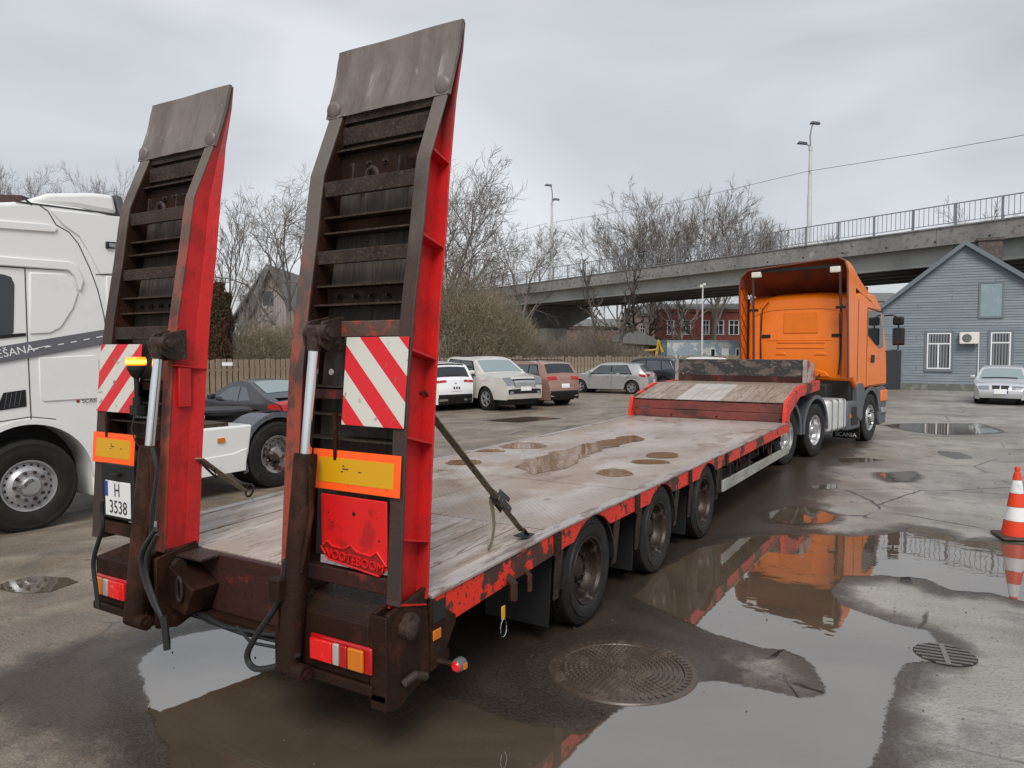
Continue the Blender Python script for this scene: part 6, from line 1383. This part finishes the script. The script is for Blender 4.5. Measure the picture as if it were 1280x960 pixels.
# street lamps on the bridge
def street_lamp(x, ytop, d, label, flip=1):
    p = gd(x, 437, d); zt = CH+(437-ytop)/CF*d; o = thing('street_lamp', label, 'street lamp', (p[0], p[1], 0), YAW, 'street lamps on the bridge')
    K().lathe([(8.5, .22), (zt-5.6, .17), (zt-5.6, .15), (zt-2.2, .12), (zt-2.2, .15), (zt-1.9, .16), (zt-1.9, .07)], 12, ax='z').build('pole', polem, o, smooth=40)
    K().tube([(0, 0, zt-2.0), (.05*flip, 0, zt-1.1), (-.02*flip, 0, zt-.6), (-.15*flip, 0, zt-.1)], .055, 8).build('bracket_arm', railm, o, smooth=40)
    K().tube([(0, 0, zt-1.9), (.25*flip, .3, zt-1.6)], .05, 8).build('bracket_arm', railm, o)
    for cx, cy, cz in ((-.35*flip, 0, zt-.05), (.5*flip, .3, zt-1.5)):
        K().hexa([(cx-.45, cy-.16, cz-.10), (cx+.35, cy-.16, cz-.16), (cx+.35, cy+.16, cz-.16), (cx-.45, cy+.16, cz-.10), (cx-.30, cy-.08, cz+.10), (cx+.3, cy-.08, cz+.04), (cx+.3, cy+.08, cz+.04), (cx-.30, cy+.08, cz+.10)]).build('lamp_head', lampd, o, bevel=.03)
    return o
street_lamp(689.5, 233, 80, 'left street lamp standing on the bridge with two dark heads')
street_lamp(1008.5, 157, 58, 'right, taller street lamp standing on the bridge', -1)
# overhead cable
def cable(pl, label, r=.018):
    P_ = [Vector(gd(*p)) for p in pl]; tag(K().tube(P_, r, 5).build('overhead_cable', lampd), label, 'cable', 'overhead cables')
cable([(520, 325, 92), (600, 301, 88), (684, 279, 80)], 'thin overhead cable left of the left street lamp')
cable([(692, 278, 80), (850, 252, 70), (1010, 214, 58), (1150, 192, 50), (1290, 167, 44)], 'thin overhead cable from the left street lamp past the right one')

# ================================================================== GREY HOUSE ON THE RIGHT
HT = R(-25); HD = np.array(vdir(math.cos(HT), math.sin(HT))); HA = np.array(gd(1127, 437, 38.5)); HA[2] = 0; HN = np.array([-HD[1], HD[0], 0])
if HN@_fw < 0: HN = -HN
hs = thing('grey_wooden_house', 'grey clapboard gabled house at the right with white windows', 'house', tuple(HA), math.atan2(HD[1], HD[0]))
def hp(x, y, off=0):
    r = ray(x, y); p0 = HA-HN*off; q = _C+r*np.dot(p0-_C, HN)/np.dot(r, HN)-HA; return float(q@HD), float(q[2])
ap = hp(1206, 303); el = hp(1100, 384); er = hp(1280, 346)
kl = (ap[1]-el[1])/(ap[0]-el[0]); kr = (ap[1]-er[1])/(er[0]-ap[0]); kk = (kl+kr)/2
s0 = hp(1100, 489)[0]-.35; s1 = 2*ap[0]-s0
def roofz(s): return ap[1]-(kl if s < ap[0] else kr)*abs(s-ap[0])
K().prism([(s0, 0), (s1, 0), (s1, roofz(s1)-.05), (ap[0], ap[1]-.05), (s0, roofz(s0)-.05)], 'y', .06, 14).build('wall', sid, hs)
m = K(); z = .35; rs = random.Random(4)
while z < ap[1]:
    h = .135
    zz = z+h; l = s0 if roofz(s0) > zz else ap[0]-(ap[1]-zz)/kl; r_ = s1 if roofz(s1) > zz else ap[0]+(ap[1]-zz)/kr
    if r_ > l: j = rs.uniform(-.004, .004); m.hexa([(l, -.022+j, z), (r_, -.022+j, z), (r_, .05, z), (l, .05, z), (l, .0+j, zz), (r_, .0+j, zz), (r_, .05, zz), (l, .05, zz)])
    z += h
m.build('siding_boards', sid, hs)['kind'] = 'stuff'
K().box(s0, s1, -.03, .0, 0, .34).build('base_board', mk('mossy_base_board', (.12, .13, .105), .8, layers=[(3, .5, .62, (.2, .21, .17))]), hs)
for sa, sb, k_ in ((s0-.35, ap[0], kl), (ap[0], s1+.35, kr)):
    za = ap[1]-k_*abs(sa-ap[0]); zb = ap[1]-k_*abs(sb-ap[0])
    K().hexa([(sa, -.28, za-.02), (sb, -.28, zb-.02), (sb, 14.2, zb-.02), (sa, 14.2, za-.02), (sa, -.28, za+.07), (sb, -.28, zb+.07), (sb, 14.2, zb+.07), (sa, 14.2, za+.07)]).build('roof', roofm, hs)
    K().hexa([(sa, -.31, za-.16), (sb, -.31, zb-.16), (sb, -.283, zb-.16), (sa, -.283, za-.16), (sa, -.31, za+.09), (sb, -.31, zb+.09), (sb, -.283, zb+.09), (sa, -.283, za+.09)]).build('bargeboard', trim, hs)
for k in range(9):
    sx_ = s0+1.0+k*1.37+.4*math.sin(k*5); zt_ = roofz(sx_)-.3
    for z_ in np.arange(.6+.4*(k % 3), zt_, 1.6): K().box(sx_, sx_+.018, -.027, -.02, z_, z_+.27).build('board_joint', trim, hs)
c0 = hp(1218, 300, -3); c1 = hp(1248, 300, -3)
K().box(c0[0]+.2, c1[0]+.2, 3.0, 4.0, 5.5, ap[1]+.42).box(c0[0]+.13, c1[0]+.27, 2.93, 4.07, ap[1]+.42, ap[1]+.56).build('chimney', brickd, hs)
def win(x0, y0, x1, y1, mid=True, tr_=.30):
    a, b = hp(x0, y1), hp(x1, y0); X0, Z0, X1, Z1 = a[0], a[1], b[0], b[1]
    o = K().box(X0-.12, X0, -.05, .02, Z0-.1, Z1+.12).box(X1, X1+.12, -.05, .02, Z0-.1, Z1+.12).box(X0, X1, -.05, .02, Z1, Z1+.12).box(X0-.1, X1+.1, -.09, .02, Z0-.14, Z0).build('window', trim, hs)
    w = .06; zt = Z1-(Z1-Z0)*tr_; m = K()
    m.box(X0, X0+w, -.045, .0, Z0, Z1).box(X1-w, X1, -.045, .0, Z0, Z1).box(X0+w, X1-w, -.045, 0, Z0, Z0+w).box(X0+w, X1-w, -.045, 0, Z1-w, Z1).box(X0+w, X1-w, -.044, 0, zt-w/2, zt+w/2)
    if mid: xm = X0+(X1-X0)*.48; m.box(xm-w*.6, xm+w*.6, -.043, 0, Z0+w, zt-w/2)
    m.build('frame', pvc, o)
    K().box(X0+w, X1-w, -.028, -.024, Z0+w, Z1-w).build('pane', mk('house_glass', (.03, .03, .035), .05), o)
    m = K(); x = X0+w+.03
    while x < X1-w-.05: m.box(x, x+.075, -.034, -.0285, Z0+w, Z1-w); x += .125
    m.build('blind_slats', blind, o)['kind'] = 'stuff'
win(1158, 416, 1189, 461); win(1237, 415, 1264, 470, False, .24)
a, b = hp(1225, 396), hp(1253, 354)
o = K().box(a[0], b[0], -.045, .0, a[1], b[1]).build('loft_door', mk('pale_blue_door', (.22, .29, .32), .6, layers=[(2, .5, .65, (.28, .35, .37))]), hs, bevel=.006)
K().box(a[0]-.09, a[0], -.06, 0, a[1]-.08, b[1]+.08).box(b[0], b[0]+.09, -.06, 0, a[1]-.08, b[1]+.08).box(a[0], b[0], -.06, 0, b[1], b[1]+.08).box(a[0], b[0], -.06, 0, a[1]-.08, a[1]).build('door_frame', trim, o)
a, b = hp(1100, 489), hp(1126.5, 438)
o = K().box(a[0], b[0], -.04, 0, 0.02, b[1]).build('garage_door', mk('dark_door', (.028, .028, .032), .5), hs)
K().box(b[0], b[0]+.06, -.05, 0, 0, b[1]+.05).build('door_frame', trim, o)
a, b = hp(1198, 430), hp(1223, 415.5)
o = K().box(a[0], b[0], -.42, -.10, a[1], b[1]).build('air_conditioner', acm, hs, bevel=.03)
cx, cz = a[0]+(b[0]-a[0])*.37, (a[1]+b[1])/2
K().lathe([(-.01, .0), (-.012, .20), (0, .215)], 24, c=(cx, -.421, cz), ax='y').build('fan_grille', mk('grille_grey', (.25, .25, .24), .5), o)
m = K()
for k in range(5): m.add(*(lambda mm: (mm.v, mm.f))(MB().tube([(cx+(.05+.035*k)*math.cos(t), -.436, cz+(.05+.035*k)*math.sin(t)) for t in np.linspace(0, 6.28, 17)], .006, 4)))
m.build('grille_rings', blackpl, o)['kind'] = 'stuff'
K().box(a[0]+.1, a[0]+.14, -.4, 0, a[1]-.08, a[1]-.03).box(b[0]-.2, b[0]-.16, -.4, 0, a[1]-.08, a[1]-.03).build('bracket', trim, o)
K().tube([(b[0]+.02, -.1, a[1]+.1), (b[0]+.02, -.06, a[1]), (b[0]+.02, -.06, .35)], .025, 6).build('pipe', pvc, hs)

# ================================================================== OTHER BUILDINGS
oldfr = mk('old_window_paint', (.50, .50, .48), .6)
def building(name, label, x, d, wpx, htop, mat_, wins, deep=10, roofmat=tilem, lat=(1, 0), roof_h=.5, ybase=None):
    p = gd(x, 437, d); wv = vdir(*lat); a = math.atan2(wv[1], wv[0]); Wd = wpx/CF*d; H = CH+(437-htop)/CF*d
    o = thing(name, label, 'building', (p[0], p[1], 0), a, 'buildings behind the bridge')
    K().box(0, Wd, .1, deep, 0, H).build('wall', mat_, o)
    K().hexa([(-.4, -.3, H+.002), (Wd+.4, -.3, H+.002), (Wd+.4, deep+.4, H+.002), (-.4, deep+.4, H+.002), (-.2, -.0, H+roof_h*.6), (Wd+.2, 0, H+roof_h*.6), (Wd+.2, deep-3, H+roof_h*3), (-.2, deep-3, H+roof_h*3)]).build('roof', roofmat, o)
    K().box(-.15, Wd+.15, -.12, .098, H-.35, H).build('cornice', mat_, o)
    for (x0, y0, x1, y1) in wins:
        X0, X1 = (x0-x)/CF*d, (x1-x)/CF*d; Z0, Z1 = CH+(437-y1)/CF*d, CH+(437-y0)/CF*d
        w = K().box(X0-.08, X1+.08, -.02, .098, Z0-.08, Z0).box(X0-.08, X0, -.02, .098, Z0, Z1+.08).box(X1, X1+.08, -.02, .098, Z0, Z1+.08).box(X0, X1, -.02, .098, Z1, Z1+.08).build('window', oldfr, o)
        m = K(); xm = (X0+X1)/2; zm = Z0+(Z1-Z0)*.66; f = .07
        m.box(X0, X0+f, .02, .097, Z0, Z1).box(X1-f, X1, .02, .097, Z0, Z1).box(xm-f/2, xm+f/2, .02, .097, Z0, Z1).box(X0+f, xm-f/2, .02, .097, zm, zm+f).box(xm+f/2, X1-f, .02, .097, zm, zm+f).build('frame', pvc, w)
        K().box(X0, X1, .06, .096, Z0, Z1).build('pane', glass, w)
    return o
building('brick_building', 'two-storey red brick building with white windows under the bridge', 828, 104, 130, 387, brickr, [(834, 401, 842, 418), (851, 401, 863, 418), (878, 401, 886, 418), (892, 401, 904, 418), (911, 401, 923, 418)], 14)
building('brick_building', 'red brick building left of the bridge pier', 640, 92, 40, 401, brickr, [(657, 408, 663, 424), (671, 410, 677, 424), (672, 440, 677, 448)], 12)
building('pale_building', 'pale pinkish building between the dark trunks', 796, 112, 31, 392, pale, [(815, 407, 820, 419), (800, 407, 806, 419)], 10)
building('pale_building', 'low reddish building behind the knotty trees', 700, 118, 92, 408, pale2, [], 10)
building('pale_building', 'low house with brown gable roof behind the mirror of the orange lorry', 1040, 84, 110, 377, pale, [], 10, roofmat=MATS['brown_roof'] if 'brown_roof' in MATS else tilem)
# container
p = gd(834, 437, 62); wv = vdir(1, .08); ct = thing('site_container', 'blue and white painted site container behind the fence', 'container', (p[0], p[1], 0), math.atan2(wv[1], wv[0]))
K().box(0, 7.0, 0, 2.4, .2, 2.75).build('container_wall', blue, ct)
m = K()
for k in range(44): m.box(.06+k*.157, .12+k*.157, -.03, -.001, .25, 2.7)
m.build('corrugation', blue, ct)['kind'] = 'stuff'
K().box(-.05, 7.05, -.05, 2.45, 2.752, 2.88).build('container_roof', mk('container_roof_paint', (.24, .33, .37), .6), ct)
for x0, x1, z0, z1 in ((3.7, 4.15, 1.45, 2.2), (5.9, 6.25, 1.45, 2.2)):
    w = K().box(x0, x1, -.06, -.031, z0, z1).build('window', pvc, ct); K().box(x0+.07, x1-.07, -.065, -.061, z0+.07, z1-.07).build('pane', glass, w)
K().box(4.7, 5.3, -.06, -.031, .3, 2.2).build('door', pvc, ct)
# camera pole
p = gd(877.5, 437, 56); cp = thing('camera_pole', 'thin grey pole with small floodlights in front of the brick building', 'pole', (p[0], p[1], 0), YAW)
zt = CH+(437-358)/CF*56; K().tube([(0, 0, 0), (0, 0, zt)], [.08, .05], 8).build('pole', polem, cp, smooth=40)
K().box(-.22, -.02, -.1, .1, zt-.1, zt+.1).box(.03, .2, -.1, .1, zt+.05, zt+.2).build('floodlight', acm, cp)['kind'] = 'stuff'
# old wooden house on the left
p = gd(289, 437, 42); oh = thing('old_house', 'old house with grey sheet roof and pinkish board gable between the ramps', 'house', (p[0], p[1], 0), YAW)
Hx = lambda x: (x-289)/CF*42; Hz = lambda y: CH+(437-y)/CF*42
A0, A1, A2 = (Hx(296), Hz(395)), (Hx(334), Hz(333)), (Hx(368), Hz(392))
K().prism([(A0[0], 0), (A2[0], 0), A2, A1, A0], 'y', .5, 9).build('wall', plank_p, oh)
m = K()
for k in range(22):
    x = A0[0]+.05+(A2[0]-A0[0]-.1)*k/21; z = A1[1]-abs(x-A1[0])*((A1[1]-A0[1])/(A1[0]-A0[0]) if x < A1[0] else (A1[1]-A2[1])/(A2[0]-A1[0]))-.1; m.box(x-.06, x+.05, .47, .498, 0, z)
m.build('gable_boards', plank_p, oh)['kind'] = 'stuff'
K().box(A1[0]-.35, A1[0]+.25, .45, .469, A1[1]-2.2, A1[1]-1.4).build('attic_window', glass, oh)
K().hexa([(A0[0]-.5, .1, A0[1]-.5), (A1[0], .1, A1[1]), (A1[0]-1.2, 9.3, A1[1]+.1), (A0[0]-4, 9.3, A0[1]-.5), (A0[0]-.5, .1, A0[1]-.35), (A1[0], .1, A1[1]+.15), (A1[0]-1.2, 9.3, A1[1]+.25), (A0[0]-4, 9.3, A0[1]-.35)]).build('roof', tilem, oh)
K().hexa([(A1[0], .1, A1[1]-.01), (A2[0]+.3, .1, A2[1]-.4), (A2[0]+.3, 9, A2[1]-.4), (A1[0], 9, A1[1]-.01), (A1[0], .1, A1[1]+.12), (A2[0]+.3, .1, A2[1]-.25), (A2[0]+.3, 9, A2[1]-.25), (A1[0], 9, A1[1]+.12)]).build('roof', tilem, oh)
K().hexa([(Hx(300)-.1, .02, A0[1]-.9), (A1[0]-.1, .02, A1[1]-.2), (A1[0]+.15, .02, A1[1]-.2), (Hx(300)+.15, .02, A0[1]-.9), (Hx(300)-.1, .09, A0[1]-.7), (A1[0]-.1, .09, A1[1]), (A1[0]+.15, .09, A1[1]), (Hx(300)+.15, .09, A0[1]-.7)]).build('bargeboard', tilem, oh)
# dark roof at the left edge
p = gd(-60, 437, 30); lr = thing('brown_roof_building', 'building with dark brown roof edge just above the white cab at the left', 'building', (p[0], p[1], 0), YAW)
K().box(-3, 2.5, .3, 6, 0, 8.0).build('wall', pale, lr)
K().hexa([(-3.5, -.1, 8.05), (3.1, -.1, 8.02), (3.0, 6.5, 8.02), (-3.5, 6.5, 8.02), (-3.5, -.1, 8.5), (3.1, -.1, 8.30), (1.5, 6.5, 8.6), (-3.5, 6.5, 9.0)]).build('roof', mk('brown_roof', (.07, .035, .03), .6), lr)
# digger and shed under the bridge
p = gd(779, 437, 64); sh = thing('wooden_shed', 'dark open shed with low roof behind the fence', 'shed', (p[0], p[1], 0), YAW)
K().box(0, 3.2, .5, 3, 0, 2.6).build('wall', woodd, sh)
K().hexa([(-.6, -.2, 2.7), (3.9, -.2, 2.4), (3.9, 3.3, 2.4), (-.6, 3.3, 2.7), (-.4, -.2, 3.3), (1.4, -.2, 3.75), (1.4, 3.3, 3.75), (-.4, 3.3, 3.3)]).build('roof', tilem, sh)
for x in (.1, 1.6, 3.0): K().box(x, x+.12, -.1, .02, 0, 2.6).build('post', woodd, sh)
p = gd(762, 437, 60); dg = thing('excavator', 'yellow excavator arm showing above the fence', 'excavator', (p[0], p[1], 0), YAW)
K().box(-.6, 1.0, 0, 2, .9, 2.1).build('body', digy, dg, bevel=.1)
K().box(-1.0, 1.3, -.2, 2.2, .1, .85).build('tracks', blackpl, dg, bevel=.2)
K().box(.2, 1.0, .1, 1.2, 2.1, 2.9).build('cab', glass, dg, bevel=.06)
K().tube([(0, 1, 1.9), (-.9, 1, 3.2), (-.2, 1, 2.9)], .14, 6).build('boom', digy, dg)
K().tube([(3.9, 1, 1.0), (4.2, 1, 2.9), (4.5, 1, 1.9)], .12, 6).tube([(3.0, 1, 2.0), (4.2, 1, 2.1)], .1, 6).build('arm', digy, dg)
# traffic cone
cpn = gz(1269, 673); CS = .82
cn = thing('traffic_cone', 'red and white traffic cone standing by the puddle at the right edge', 'traffic cone', (cpn[0], cpn[1], 0), .3)
K().box(-.19, .19, -.19, .19, .005, .045).build('base', mk('cone_base', (.05, .03, .025), .6), cn, bevel=.03)
hh = [(.05, .19), (.25, .155), (.255, .152), (.44, .122), (.445, .12), (.62, .092), (.625, .09), (.80, .062), (.805, .06), (.90, .045), (.91, .03), (.955, .04), (.98, .03), (.985, 0)]
for i, (a, b, mt) in enumerate(((0, 2, conered), (2, 4, conewh), (4, 6, conered), (6, 8, conewh), (8, 14, conered))):
    K().lathe([(z*CS, r*.74) for z, r in hh[a:b]], 28, ax='z').build('cone_band' , mt, cn, smooth=40)
